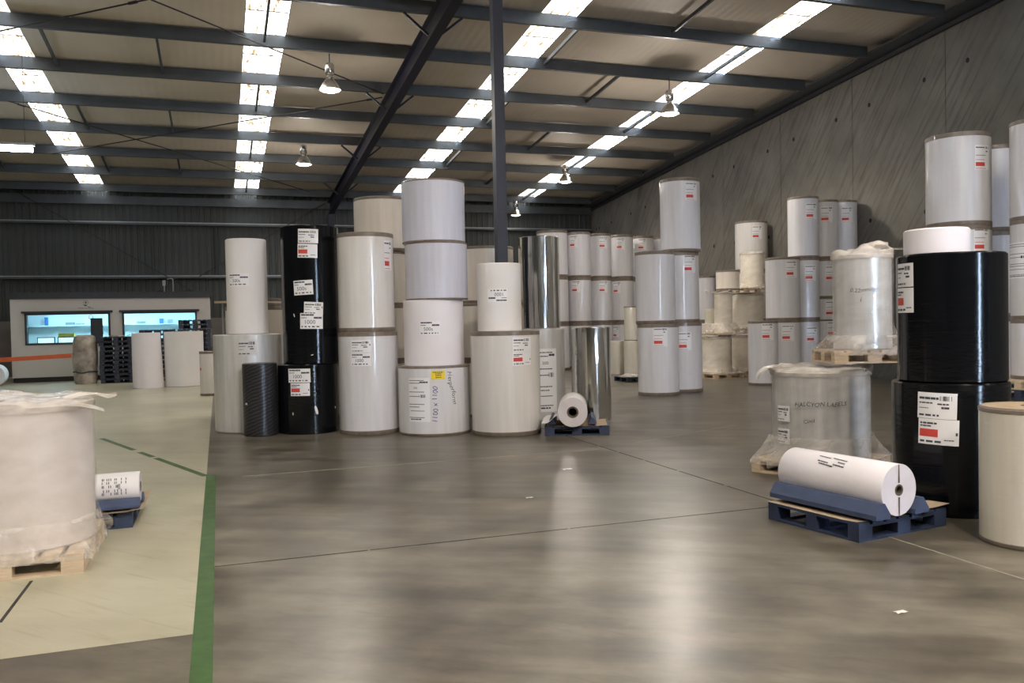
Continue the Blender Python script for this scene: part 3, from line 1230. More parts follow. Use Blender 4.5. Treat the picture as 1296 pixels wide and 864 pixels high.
for dx, lb in ((-.205, 'long blue chock along the aisle side of the long white roll'), (.215, 'blue chock along the black-roll side of the long white roll')):
    p = Vector((s0.x, s0.y, .172)) + nx*dx
    wedge('timber_chock', p-ax*.03, p+ax*1.0, .15, .115, 'chockblue', lb)
fa = facing_angle(S5, rot, s0)
mb = MB()
rnd = random.Random(4)
f = on_side(.19, fa+.55, .5, .1)
for v, u0, u1 in ((.06, -.12, .02), (.05, .04, .16), (.03, -.12, -.05), (.0, -.13, -.02), (.0, .03, .14), (-.02, -.03, .12)):
    words_row(mb, f, u0, u1, v, .01, rnd)
mb.build('print', S5)
mb = MB()
sv = rot.inverted() @ Vector((0, 0, 1))
sa = math.atan2(sv.y, sv.x)
for sgn in (1, -1):
    q0 = rot @ Vector((.052*math.cos(sa)*sgn, .052*math.sin(sa)*sgn, -.0015))
    q1 = rot @ Vector((.187*math.cos(sa)*sgn, .187*math.sin(sa)*sgn, -.0015))
    w = nx*.006
    mb.add([q0-w*1.6, q0+w*1.6, q1+w, q1-w], [(0, 1, 2, 3)], 'corebrown')
mb.build('end_crease', S5)

# wrapped pair beside the black rolls
c2 = Vector((6.02, 7.46, 0))
r2rot = math.radians(28)
pallet(c2.x, c2.y, 0, r2rot, 1.06, 1.06, 'pine', 'pine pallet under the handwritten wrapped roll by the black rolls')
S2 = wrapped_load(c2.x, c2.y, .141, r2rot, .49, .93, (.53, .53), 'squat film-wrapped silvery roll with handwriting beside the lower black roll', 'silver', 4.1, flare=.42, ruff=.045)
for box, st in (((984, 510, 1000, 536), 'top'), ((984, 537, 1000, 566), 'top')):
    th, zz = drum_hit((box[0]+box[2])/2, (box[1]+box[3])/2, c2.x, c2.y, .51)
    put_label(S2, .515, th, zz-.141, .17, .16, st, seed=box[1])
th, zz = drum_hit(1038, 512, c2.x, c2.y, .515)
mb = MB()
glyphs(mb, on_drum(.527, th, zz-.141, .02), 'HALCYON LABELS', .062, 0, 0, .002, 'ink', .2, .09)
mb.build('handwriting', S2)
th, zz = drum_hit(1024, 533, c2.x, c2.y, .515)
mb = MB()
glyphs(mb, on_drum(.527, th, zz-.141, .05), 'Cool', .055, 0, 0, .002, 'ink', .2, .09)
mb.build('handwriting', S2)
ribbon('film_tail', S2, [(-.34, .12, .965), (-.44, .16, .98), (-.54, .20, .955), (-.60, .23, .90), (-.62, .24, .85)], .42, seed=7)
zp = 1.15
c1 = Vector((6.33, 7.20, 0))
pallet(c1.x, c1.y, zp, math.radians(-20), .80, .70, 'pine', 'pine pallet balanced on the squat wrapped roll', h=.13)
S1 = wrapped_load(c1.x+.01, c1.y-.01, zp+.131, math.radians(-20), .285, .98, (.40, .35), 'slim film-wrapped roll with handwriting on the raised pallet', 'silver', 7.7, flare=.30, ruff=.05, skirt=.05)
mb = MB()
n, m = 28, 12
vs, fs = [], []
for j in range(m+1):
    t = PI*j/m
    for i in range(n):
        a = 2*PI*i/n
        k = 1+.35*noise.noise(Vector((math.sin(t)*math.cos(a)*1.7, math.sin(t)*math.sin(a)*1.7, math.cos(t)*1.7+5)))
        vs.append((.07+.17*k*math.sin(t)*math.cos(a), -.12+.14*k*math.sin(t)*math.sin(a), 1.045+.065*k*math.cos(t)))
for j in range(m):
    for i in range(n):
        k = (i+1) % n
        fs.append((j*n+i, (j+1)*n+i, (j+1)*n+k, j*n+k))
mb.add(vs, fs, 'fold', True)
mb.build('film_knot', S1)
th, zz = drum_hit(1091, 367, c1.x, c1.y, .31)
mb = MB()
glyphs(mb, on_drum(.319, th, zz-zp-.131, .03), '0.22mm/06', .058, 0, 0, .003, 'ink', .25, .08)
glyphs(mb, on_drum(.319, th, zz-zp-.131, .03), 'i', .07, -.03, -.095, .003, 'ink', .1, .05)
mb.build('handwriting', S1)
ribbon('film_tail', S1, [(.22, -.15, 1.03), (.31, -.24, 1.02), (.38, -.33, .99), (.44, -.42, .975), (.50, -.52, .965)], .20, seed=11)

# black stack in the right foreground
stack(['S4', 'S3'], 656, [
    (1128, 1280, 486, 'lower black film roll with a big red-marked label, behind the long white roll', 'blackfilm', NB),
    (1134, 1276, 318.5, 'upper glossy black film roll under the short white roll', 'blackfilm', NB)])
lab('S4', (1160.5, 497, 1210, 530), 'top', tilt=-.03)
lab('S4', (1161.5, 530.5, 1212.5, 563), 'red', tilt=-.03)
lab('S3', (1135.5, 333, 1152.5, 363.5), 'top')
lab('S3', (1135.5, 364, 1152.5, 396), 'red')
root, x, y, z, r, h = ROLLS['S3']
ztop = z+h
X7, Y7, R7 = survey(1143, 1228.5, 300, math.hypot(x, y)+.02)
roll('S10', X7, Y7, ztop+.001, R7, z_at(1186, 287, math.hypot(x, y)-R7)-ztop, 'short bare white roll sitting on top of the black stack', 'pinkpaper', 0)
# ivory drum at the frame edge
stack(['S6'], 699, [(1238, 1372, 519.5, 'ivory drum-shaped roll with kraft rim beside the lower black roll', 'tan', dict(band=.035))])
root, x, y, z, r, h = ROLLS['S6']
q = MB()
q.lathe([(r-.02, h+.003), (r*.5, h+.004), (.055, h+.004)][::-1], 'card', 64)
q.build('end_cap', root)
q = MB()
q.lathe([(.04, h-.06), (.055, h-.06), (.055, h+.006), (.04, h+.006), (.04, h-.06)], 'corebrown', 32)
q.build('core', root)

# corner stack standing on dark pallets
x9, y9, r9 = survey(1278, 1346, 300, 15.6)
base = pallet(x9, y9, 0, .2, 1.1, 1.1, 'darkplastic', 'lowest dark pallet under the stack at the frame edge', h=.145)
for i in range(1, 3):
    dup(base, (x9, y9, i*.1455), '%s dark pallet up under the stack at the frame edge' % ('second', 'third')[i-1])
pallet(x9, y9, 3*.1455, .2, 1.1, 1.1, 'pine', 'pine pallet on dark pallets under the stack at the frame edge', h=.14)
z9 = 3*.1455+.141
for i, (hh, lb) in enumerate(((.93, 'lowest'), (1.53, 'middle'), (1.53, 'top'))):
    roll('S9'+str(i), x9, y9, z9, r9, hh, lb+' white roll of the stack on pallets at the frame edge behind the ivory drum', 'white', .06)
    z9 += hh+.001
lab('S91', (1284, 306, 1300, 352), 'list')

# ------------------------------------------------------------------ wrapped loads by the concrete wall
pa = floor_at(907, 479)
da = math.hypot(pa.x, pa.y)+.5
xa, ya, ra = survey(888, 926, 450, da)
xb, yb_, rb = survey(925, 968, 450, da+1.15)
wood = []
P0 = pallet(xa, ya, 0, .15, 1.0, 1.0, 'pine', 'pine pallet on the floor under the lower pale load by the twin stacks')
P1_ = dup(P0, (xb, yb_, 0), 'pine pallet on the floor under the lower load nearest the concrete wall')
G4 = 'pale wrapped loads by the concrete wall'
wrapped_load(xa, ya, .141, .15, ra-.02, .95, (.5, .5), 'lower pale wrapped load by the twin stacks', 'ivory', 12.1, ruff=.015, group=G4, flare=.2)
wrapped_load(xb, yb_, .141, .15, rb-.03, .95, (.5, .5), 'lower pale wrapped load nearest the concrete wall', 'ivory', 15.3, ruff=.02, group=G4, flare=.2)
zt = 1.16
P2_ = pallet(xa, ya, zt, .15, .86, .86, 'pine', 'pine pallet between the two pale loads by the twin stacks', h=.05)
xq, yq, rq = survey(904, 927, 395, da)
wrapped_load(xq, yq, zt+.051, .15, rq, z_at(915, 369, da-rq)-zt-.07, (.40, .40), 'upper pale wrapped load waisted under a loose film lid by the twin stacks', 'ivory', 18.2, ruff=.02, group=G4, flare=.45)
zq = z_at(915, 369, da-rq)
mb = MB()
vs = []
n = 48
for q, rr in enumerate((.02, .25, .40, .47)):
    for i in range(n):
        a = 2*PI*i/n
        k = rr*(1+.12*noise.noise(Vector((math.cos(a)*2, math.sin(a)*2, 3.3))))*(1.05 if q == 3 else 1)
        vs.append((xq+k*math.cos(a), yq+k*math.sin(a), zq+.022+.02*q*noise.noise(Vector((math.cos(a)*4, math.sin(a)*4, q)))*(1 if q > 1 else 0)))
mb.add(vs, [(q*n+i, q*n+(i+1) % n, (q+1)*n+(i+1) % n, (q+1)*n+i) for q in range(3) for i in range(n)], 'fold', True)
tag(mb.build('film_sheet'), 'flat film sheet between the waisted load and the cream roll on it', 'plastic sheet')
x2, y2, rr2 = survey(906, 936, 355, da+.12)
roll('P2r', x2, y2, zq+.05, rr2, z_at(921, 341.5, da-rr2)-zq-.05, 'cream roll sitting on the waisted wrapped load', 'cream', .04)
db = da+1.15
zb1 = z_at(947, 424, db-rb)
pallet(xb, yb_, 1.16, .15, 1.0, 1.0, 'pine', 'pine pallet at mid-height of the loads nearest the concrete wall')
hb = z_at(947, 371, db-rb) - 1.305
wrapped_load(xb, yb_, 1.301, .15, rb-.02, hb-.02, (.5, .5), 'middle pale wrapped load nearest the concrete wall', 'ivory', 21.0, ruff=.015, group=G4, flare=.12)
zb2 = 1.301+hb+.015
pallet(xb, yb_, zb2, .15, .95, .95, 'pine', 'topmost pine pallet of the loads nearest the concrete wall')
x3, y3, r3 = survey(936, 968, 340, db)
wrapped_load(x3, y3, zb2+.141, .15, r3-.02, z_at(952, 318, db-r3)-zb2-.17, (.47, .47), 'top pale wrapped load nearest the concrete wall', 'ivory', 24.7, ruff=.03, group=G4, flare=.2)
# pallet in the fourth wall column
pallet(14.755, 18.10, .832, 0, .75, .9, 'pine', 'pine pallet inside the fourth column along the concrete wall', h=.138)
# low dark pallet beside the ivory rolls, and film scrap on it
pf = floor_at(806, 484)
pallet(pf.x+.12, pf.y+.55, 0, 0, .6, .8, 'darkplastic', 'low dark pallet poking out behind the nearer twin stack', h=.12)
mb = MB()
n = 24
vs = [(0, 0, .09)]
for q in (1, 2, 3):
    for i in range(n):
        a = 2*PI*i/n
        rr = q*.11*(1+.3*noise.noise(Vector((math.cos(a)*2, math.sin(a)*2, q*.4+9))))
        vs.append((rr*math.cos(a), rr*math.sin(a), .09-.026*q+.03*noise.noise(Vector((math.cos(a)*3, math.sin(a)*3, q)))*(q < 3)))
fs = [(0, 1+i, 1+(i+1) % n) for i in range(n)]
for q in range(2):
    fs += [(1+q*n+i, 1+(q+1)*n+i, 1+(q+1)*n+(i+1) % n, 1+q*n+(i+1) % n) for i in range(n)]
mb.add(vs, fs, 'fold', True)
o = mb.build('film_heap', None, (pf.x+.06, pf.y+.5, .125))
tag(o, 'crumpled white film heap on the low dark pallet behind the twin stack', 'plastic film')

# ------------------------------------------------------------------ left background
stack(['V3'], 489.5, [(207, 257, 419, 'bare white roll standing in front of the office cabin, wider of the pair', 'paper', dict(band=.012))])
stack(['V4'], 501, [(252, 276, 444.5, 'short white kraft-topped roll beside the silvery roll', 'warm', dict(band=.06))])
root, x, y, z, r, h = ROLLS['V4']
th, zz = drum_hit(254, 467, x, y, r)
mb = MB()
patch(mb, on_drum(r, th, zz), -.03, -.03, .03, .03, .002, 'red')
mb.build('label', root)
stack(['V2'], 491.5, [(166, 202.5, 421, 'bare white roll with a slipping outer sheet before the office cabin, narrower of the pair', 'pinkpaper', NB)])
root, x, y, z, r, h = ROLLS['V2']
# slipping outer sheet: a lean cone on the aisle side
mb = MB()
n = 40
vs, fs = [], []
a0 = math.atan2(-y, -x)
for j in range(9):
    t = j/8
    for i in range(n+1):
        a = a0 - .4 + 2.6*i/n
        lean = (1-t)*.07*max(0, math.sin(2.6*i/n))
        vs.append(((r+.006+lean)*math.cos(a), (r+.006+lean)*math.sin(a), .001+t*(h-.002)))
for j in range(8):
    for i in range(n):
        k = j*(n+1)+i
        fs.append((k, k+1, k+n+2, k+n+1))
mb.add(vs, fs, 'pinkpaper', True)
mb.build('loose_sheet', root)

# tied bale
bp = floor_at(107, 486.5)
dist = math.hypot(bp.x, bp.y)
xb0, yb0, rb0 = survey(92, 123.5, 455, dist+.36)
root = thing('wrapped_bale', 'tall bale of brown material under loose film in front of the office cabin', 'bale', (xb0, yb0, 0))
M['bale'] = plain('bale_brown_grey', (0.33, 0.285, 0.24), 0.6, vary=0.75, scale=2.6, bmp=.5)
hb0 = z_at(107, 424, dist)
mb = MB()
prof = [(0, 0), (rb0*.82, 0), (rb0*.93, .1), (rb0*.96, .28), (rb0*.90, .36), (rb0*.97, .46), (rb0*1.03, .7), (rb0, .95), (rb0*.97, 1.15), (rb0*.95, hb0-.18), (rb0*.86, hb0-.05), (rb0*.6, hb0), (0, hb0-.03)]
mb.lathe(prof, 'bale', 64, wob=lambda a, z: .05*noise.noise(Vector((math.cos(a)*2, math.sin(a)*2, z*2.5)))+.03*noise.noise(Vector((math.cos(a)*6, math.sin(a)*6, z*8))))
mb.build('bale_body', root)
mb = MB()
mb.lathe([(rb0*.95, .005), (rb0*1.0, .1), (rb0*1.02, .28), (rb0*.945, .36), (rb0*1.03, .46), (rb0*1.08, .7), (rb0*1.05, .95)], 'film', 64, wob=lambda a, z: .06*noise.noise(Vector((math.cos(a)*3, math.sin(a)*3, z*3))))
mb.build('loose_film', root)
mb = MB()
pts = [((rb0*1.0)*math.cos(2*PI*i/40), (rb0*1.0)*math.sin(2*PI*i/40), .37+.02*math.sin(i*.6)) for i in range(41)]
mb.tube(pts, .018, 'black', 6)
mb.build('tie_strap', root)


# stacks of dark blue pallets
def pallet_stack(x, y, w, d, n, h, what, rz=0.0):
    base = pallet(x, y, 0, rz, w, d, 'darkplastic', 'bottom pallet of the dark blue pallet stack '+what, h=h-.004, group='dark blue pallets '+what)
    for i in range(1, n):
        jit = random.uniform(-.02, .02)
        dup(base, (x+jit, y+random.uniform(-.02, .02), i*h), '%s pallet of the dark blue pallet stack %s' % ('topmost' if i == n-1 else ['', 'second', 'third', 'fourth', 'fifth', 'sixth', 'seventh', 'eighth', 'ninth', 'tenth', 'eleventh', 'twelfth', 'thirteenth'][i], what), rz=rz+random.uniform(-.02, .02))
    return n*h


def at_y(px_, py_, Y):
    d = ray(px_, py_)
    return CAM + d*(Y/d.y)


c = at_y(150, 485, 29.0)
wA = abs(at_y(166, 450, 28.6).x - at_y(134, 450, 28.6).x)
pallet_stack(at_y(150, 450, 29.1).x, 29.1, .95, .95, 10, .143, 'beside the tied bale')
zc = 10*.143
mb = MB()
p0 = at_y(152, 424, 28.9)
vs = []
for j in range(3):
    for i in range(7):
        vs.append((p0.x-.42+i*.16, 28.72+j*.25, zc+.006+.03*abs(math.sin(i*1.1+j))+(.03 if i > 4 else 0)))
fs = [(j*7+i, j*7+i+1, j*7+i+8, j*7+i+7) for j in range(2) for i in range(6)]
mb.add(vs, fs, 'card')
tag(mb.build('cardboard_sheet'), 'cardboard sheet on the pallet stack between bale and narrow bare roll', 'cardboard')
xs = at_y(201, 450, 29.4).x
pallet_stack(xs, 29.4, 1.0, .95, 11, .147, 'between the two bare rolls')
xs3 = at_y(246, 430, 29.4).x
pallet_stack(xs3+.03, 29.42, .98, .95, 13, .147, 'rising behind the wide bare roll')


# ------------------------------------------------------------------ office cabin
OY = 30.8
OX0, OX1, OH, OD = -6.25, -.26, 2.74, 2.3
root = thing('office_cabin', 'white container office cabin with two lit windows by the far wall', 'office cabin', (0, 0, 0))
w1 = (-5.85, -3.36, 1.20, 2.22)
w2 = (-3.00, -.68, 1.20, 2.22)
mb = MB()
t = .08
def pan(x0, x1, z0, z1):
    mb.box((x0, OY, z0), (x1, OY+t, z1), 'officewhite')
pan(OX0, OX1, .16, w1[2])
pan(OX0, OX1, w1[3], OH-.06)
pan(OX0, w1[0], w1[2], w1[3])
pan(w1[1], w2[0], w1[2], w1[3])
pan(w2[1], OX1, w1[2], w1[3])
mb.build('front_panel', root)
mb = MB()
mb.box((OX0, OY+t, .16), (OX0+t, OY+OD, OH-.06), 'darkgrey')
mb.box((OX1-t, OY+t, .16), (OX1, OY+OD, OH-.06), 'officewhite')
mb.build('side_panel', root)
mb = MB()
mb.box((OX0+t, OY+OD-t, .16), (OX1-t, OY+OD, OH-.06), 'roomwhite')
mb.box((OX0+t, OY+t, OH-.14), (OX1-t, OY+OD-t, OH-.06), 'roomwhite')
mb.box((OX0+t, OY+t, .16), (OX1-t, OY+OD-t, .2), 'roomwhite')
mb.build('interior', root)
mb = MB()
mb.box((OX0-.05, OY-.05, OH-.06), (OX1+.05, OY+OD+.05, OH+.14), 'darkgrey')
mb.build('roof_edge', root)
mb = MB()
mb.box((OX0+.02, OY+.04, 0), (OX1-.02, OY+OD-.04, .16), 'black')
mb.build('base_skid', root)
mb = MB()
mb.box((OX0+.5, OY+.8, OH-.17), (OX1-.5, OY+1.3, OH-.145), 'officelight')
mb.build('ceiling_light_panel', root)
for wx0, wx1, wz0, wz1 in (w1, w2):
    mb = MB()
    fr = .06
    mb.box((wx0, OY-.03, wz0), (wx0+fr, OY+t, wz1), 'darkgrey')
    mb.box((wx1-fr, OY-.03, wz0), (wx1, OY+t, wz1), 'darkgrey')
    mb.box((wx0+fr, OY-.03, wz0), (wx1-fr, OY+t, wz0+fr), 'darkgrey')
    mb.box((wx0+fr, OY-.03, wz1-fr), (wx1-fr, OY+t, wz1), 'darkgrey')
    mb.box((wx0-.08, OY-.10, wz1), (wx1+.08, OY-.002, wz1+.06), 'darkgrey')
    fo = mb.build('window_frame', root)
    mb = MB()
    mb.box((wx0+fr, OY+.03, wz0+fr), (wx1-fr, OY+.036, wz1-fr), 'glass')
    mb.build('pane', fo)
mb = MB()
mb.box((OX0+t+.01, OY+OD-t-.32, 1.80), (OX1-t-.01, OY+OD-t-.001, 1.83), 'roomwhite')
mb.build('shelf', root)
mb = MB()
mb.box((OX0+t+.01, OY+.35, .98), (OX1-t-.01, OY+.95, 1.02), 'roomwhite')
mb.build('desk', root)
# emblem on the cabin front: a globe of dots over two swept wings and a line of lettering
mb = MB()
ex, ez = -4.07, 2.50
def disc(cx, cz, rr, mat='ink', n=12):
    mb.add([(cx+rr*math.cos(2*PI*i/n), OY-.003, cz+rr*math.sin(2*PI*i/n)) for i in range(n)], [tuple(range(n))], mat)
for a in range(8):
    disc(ex+.075*math.cos(a*PI/4), ez+.045+.06*math.sin(a*PI/4), .013)
disc(ex, ez+.045, .03)
mb.add([(ex-.10, OY-.003, ez-.02), (ex+.03, OY-.003, ez-.035), (ex+.02, OY-.003, ez-.075), (ex-.03, OY-.003, ez-.07)], [(0, 3, 2, 1)], 'ink')
mb.add([(ex+.03, OY-.003, ez-.075), (ex+.15, OY-.003, ez-.10), (ex+.13, OY-.003, ez-.115), (ex+.05, OY-.003, ez-.10)], [(0, 3, 2, 1)], 'ink')
rnd = random.Random(12)
u = ex-.23
while u < ex+.22:
    w = rnd.uniform(.02, .05)
    zz = ez-.135-.02*(u-ex+.2)
    mb.add([(u, OY-.003, zz-.009), (u+w, OY-.003, zz-.009), (u+w, OY-.003, zz+.009), (u, OY-.003, zz+.009)], [(0, 1, 2, 3)], 'ink')
    u += w+.012
o = mb.build('emblem', root)
o['label'] = 'dark emblem with a line of small lettering above the window'
mb = MB()
mb.box((-3.93, OY-.16, 1.20), (-3.58, OY-.04, 2.03), 'black')
mb.box((-3.90, OY-.165, 1.24), (-3.61, OY-.16, 1.99), 'darkgrey')
tag(mb.build('wall_panel_box'), 'black flat panel fixed on the office cabin front over a window', 'panel')
mb = MB()
n = 24
sc = (-3.93, OY-.04, 2.07)
mb.lathe([(.055, 0), (.075, .004), (.055, .008), (.055, 0)], 'red', n, xf=Matrix.Translation(sc) @ Matrix.Rotation(PI/2, 4, 'X'))
mb.build('sticker_ring', root)
# things inside
for xx, lb in ((-5.35, 'lit monitor on the cabin desk nearest the dark side wall'), (-4.75, 'second lit monitor on the cabin desk')):
    r_ = thing('monitor', lb, 'monitor', (xx, OY+.55, 1.02))
    mb = MB()
    mb.box((-.26, -.02, .10), (.26, .02, .42), 'darkgrey')
    mb.build('casing', r_)
    mb = MB()
    mb.box((-.235, -.024, .125), (.235, -.0205, .395), 'screen')
    mb.build('screen', r_)
    mb = MB()
    mb.box((-.12, -.08, 0), (.12, .08, .012), 'darkgrey')
    mb.box((-.025, -.012, .012), (.025, .012, .10), 'darkgrey')
    mb.build('stand', r_)
M['bluebox'] = plain('blue_card', (0.05, 0.16, 0.45), 0.6, vary=.1)
M['yellowbox'] = plain('yellow_card', (0.75, 0.65, 0.08), 0.6, vary=.1)
M['greybox'] = plain('grey_card', (0.28, 0.31, 0.33), 0.6, vary=.25, scale=14)
def small_box(x0, x1, z0, z1, mat, label, name='carton', yy=None, cat='carton'):
    b0 = OY+OD-t-.27 if yy is None else yy
    q = MB()
    q.box((x0, b0, z0), (x1, b0+.2, z1-.004), mat)
    q.box((x0-.004, b0-.004, z1-.05), (x1+.004, b0+.204, z1), mat)
    return tag(q.build(name), label, cat)
small_box(-5.62, -5.54, 1.831, 2.11, 'bluebox', 'narrow blue binder at the end of the cabin shelf', 'binder', cat='binder')
small_box(-4.98, -4.72, 1.831, 1.93, 'greybox', 'low grey carton midway along the cabin shelf')
small_box(-4.66, -4.42, 1.831, 1.89, 'greybox', 'flat grey carton beside the low grey carton on the cabin shelf')
small_box(-5.02, -4.55, 1.021, 1.55, 'yellowbox', 'yellow carton on the cabin desk behind the monitors', yy=OY+.72)
small_box(-2.72, -2.45, 1.831, 1.92, 'greybox', 'grey carton on the cabin shelf behind the second window')
small_box(-1.98, -1.86, 1.831, 2.0, 'bluebox', 'small blue carton on the cabin shelf behind the second window')
small_box(-1.70, -1.55, 1.831, 1.97, 'greybox', 'upright grey carton on the cabin shelf behind the second window')
# pipe bracket on the cabin roof
root = thing('pipe_bracket', 'pale bent pipe and grey box standing on the office cabin roof', 'pipe bracket', (-1.56, 32.0, OH+.14))
mb = MB()
mb.tube([(-.08, 0, 0), (-.08, 0, .46), (-.05, 0, .5), (.07, 0, .5), (.1, 0, .46), (.1, 0, 0)], .022, 'galv', 8)
mb.build('pipe', root)
mb = MB()
mb.box((-.24, -.06, .26), (-.14, .06, .44), 'galv')
mb.box((-.20, -.03, 0), (-.17, .03, .26), 'galv')
mb.build('switch_box', root)
mb = MB()
mb.tube([(-.45, 0, .03), (-.32, .02, .07), (-.2, 0, .03)], .03, 'black', 6)
mb.tube([(.45, 0, .03), (.58, .02, .07), (.75, 0, .03)], .03, 'black', 6)
mb.build('cable', root)

# orange barrier arm and the white drum at its hinge
root = thing('barrier_arm', 'orange barrier arm reaching across the office cabin front', 'barrier', (-6.3, 27.0, 0))
mb = MB()
mb.beam((.35, 0, .86), (2.32, 0, .93), .06, .12, 'orange')
mb.build('arm', root)
mb = MB()
mb.beam((.05, 0, .50), (.42, 0, .88), .07, .16, 'orange')
mb.build('hinge_strut', root)
mb = MB()
mb.box((-.12, -.1, 0), (.12, .1, .62), 'darkgrey')
mb.build('post', root)
pv = floor_at(-9.5, 490)
lying_roll((pv.x, pv.y, .332), (pv.x-.1, pv.y+1.0, .332), .33, 'white roll lying end-on below the orange barrier, cut by the frame', 'pinkpaper', core=.05)

# plank and thin upright leaning behind the slim roll
pp = at_y(279, 380, 16.9)
root = thing('plank_stand', 'thin pale upright carrying a pine plank behind the slim white roll', 'stand', (pp.x+.03, 16.9, 0))
mb = MB()
mb.box((-.012, -.012, .03), (.018, .012, 2.1), 'galv')
mb.build('upright', root)
mb = MB()
mb.box((-.14, -.2, 2.1), (.12, .2, 2.135), 'pine')
mb.build('plank', root)
mb = MB()
mb.box((-.12, -.15, 0), (.12, .15, .03), 'galv')
mb.build('foot', root)

# ------------------------------------------------------------------ building shell
XL, XR, YB, YF = -14.0, 16.0, -10.0, 35.2
RA, RS = 9.72, 0.08165
def roof_z(y):
    return RA - RS*y


mb = MB()
mb.box((XL-.3, YB-.3, -.2), (XR+.3, YF+.3, 0), 'floor')
struct(mb.build('floor'))
mb = MB()
mb.box((XL+.05, 4.87, .0004), (-.172, YF-.16, .0014), 'palefloor')
struct(mb.build('floor_paint'))
mb = MB()
mb.box((-.176, 1.0, .0006), (-.072, 10.05, .002), 'greenline')
struct(mb.build('floor_marking'))
mb = MB()
for a0, a1 in ((0, .40), (.43, .56), (.62, 1.0)):
    pA, pB = Vector((-.18, 10.02, .0021)), Vector((-1.72, 14.2, .0021))
    mb.beam(pA.lerp(pB, a0), pA.lerp(pB, a1), .075, .001, 'greenline')
struct(mb.build('floor_marking'))
mb = MB()
x = -.07
rnd = random.Random(21)
while x < 15.5:
    L = rnd.uniform(.25, .8)
    w = rnd.uniform(.008, .018)
    mb.box((x, 6.19-w/2+rnd.uniform(-.004, .004), .0003), (x+L, 6.19+w/2, .0012), 'joint')
    x += L + rnd.choice((0, 0, .02))
mb.box((4.625, 1.0, .0003), (4.64, 6.18, .0011), 'paleline')
y = 6.2
while y < 30:
    L = rnd.uniform(.3, 1.0)
    mb.box((4.63, y, .0003), (4.648, y+L, .0012), 'joint')
    y += L + rnd.choice((0, .05))
mb.box((.2, 9.815, .0003), (4.6, 9.84, .0011), 'paleline')
pJ, qJ = floor_at(40, 735), floor_at(0, 788)
mb.beam((pJ.x, pJ.y, .0019), (qJ.x, qJ.y, .0019), .02, .0008, 'joint')
mb.beam((5.2, 10.13, .0008), (7.4, 11.1, .0008), .03, .0008, 'paleline')
mb.box((4.7, 19.0, .0003), (15.5, 19.02, .0011), 'joint')
struct(mb.build('floor_joint_lines'))

# ceiling lining between the translucent strips
strips = [(-10.1, -9.3), (-4.56, -3.80), (.72, 1.58), (6.80, 7.62), (12.14, 12.92)]
mb = MB()
edges = [XL] + [e for s in strips for e in s] + [XR]
for a, b in zip(edges[::2], edges[1::2]):
    ny, nxs = 40, max(2, int((b-a)/.9))
    vs, fs = [], []
    for j in range(ny+1):
        yy = YB + (YF-YB)*j/ny
        for i in range(nxs+1):
            xx = a + (b-a)*i/nxs
            sag = .008*noise.noise(Vector((xx*.8, yy*.5, 4))) if 0 < i < nxs else 0
            vs.append((xx, yy, roof_z(yy)+sag))
    for j in range(ny):
        for i in range(nxs):
            k = j*(nxs+1)+i
            fs.append((k, k+nxs+1, k+nxs+2, k+1))
    mb.add(vs, fs, 'roof', True)
struct(mb.build('ceiling'))
for n_, (a, b) in enumerate(strips, 1):
    mb = MB()
    y = YB
    while y < YF:
        y2 = min(y+2.38*.55 if (round((y-YB)/2.38*2) % 2 == 0) else y+2.38*.45, YF)
        y2 = min(y+1.19, YF)
        mb.add([(a, y, roof_z(y)+.012), (b, y, roof_z(y)+.012), (b, y2-.03, roof_z(y2-.03)+.012), (a, y2-.03, roof_z(y2-.03)+.012)], [(0, 3, 2, 1)], 'skylight')
        y = y2
    w = struct(mb.build('window_%d' % n_))
    mb = MB()
    y = YB
    while y < YF-.1:
        y2 = min(y+1.19, YF)
        mb.box((a, y2-.03, roof_z(y2)+.004), (b, y2, roof_z(y2)+.03), 'purlin')
        y = y2
    mb.build('lap_joint', w)

# purlins
PY = [-8.9+2.385*k for k in range(19)]
tn = 0
off = 19.62 - PY[12]
PY = [p+off for p in PY]
for p in PY:
    if p > YF-.3 or p < YB+.2:
        continue
    tn += 1
    mb = MB()
    zt = roof_z(p)-.035
    for xa_, xb_ in ((XL+.05, 4.15), (4.15, XR-.55)):
        mb.box((xa_, p, zt-.26), (xb_, p+.012, zt), 'purlin')
        mb.box((xa_, p+.012, zt-.26), (xb_, p+.10, zt-.248), 'purlin')
        mb.box((xa_, p+.012, zt-.012), (xb_, p+.10, zt), 'purlin')
        mb.box((xa_, p+.088, zt-.248), (xb_, p+.10, zt-.225), 'purlin')
    struct(mb.build('trim_%d' % tn))
# bridging between purlins
vis = [p for p in PY if 14 < p < YF-.3]
for k, (p, q) in enumerate(zip(vis, vis[1:])):
    for xx, odd in ((-3.33, 0), (-1.09, 0), (1.13, 1), (7.75, 1), (9.95, 0), (12.30, 1), (-6.4, 0)):
        if (k+odd) % 2:
            continue
        tn += 1
        mb = MB()
        mb.beam((xx, p+.11, roof_z(p)-.17), (xx, q-.01, roof_z(q)-.17), .05, .08, 'purlin')
        struct(mb.build('trim_%d' % tn))
# edge channel and angle along the concrete wall
tn += 1
mb = MB()
mb.beam((XR-.30, YB+.1, roof_z(YB+.1)-.20), (XR-.30, YF-.1, roof_z(YF-.1)-.20), .5, .05, 'purlin')
struct(mb.build('trim_%d' % tn))
tn += 1
mb = MB()
mb.beam((XR-.06, YB+.1, roof_z(YB+.1)-.30), (XR-.06, YF-.1, roof_z(YF-.1)-.30), .10, .10, 'rod')
struct(mb.build('trim_%d' % tn))
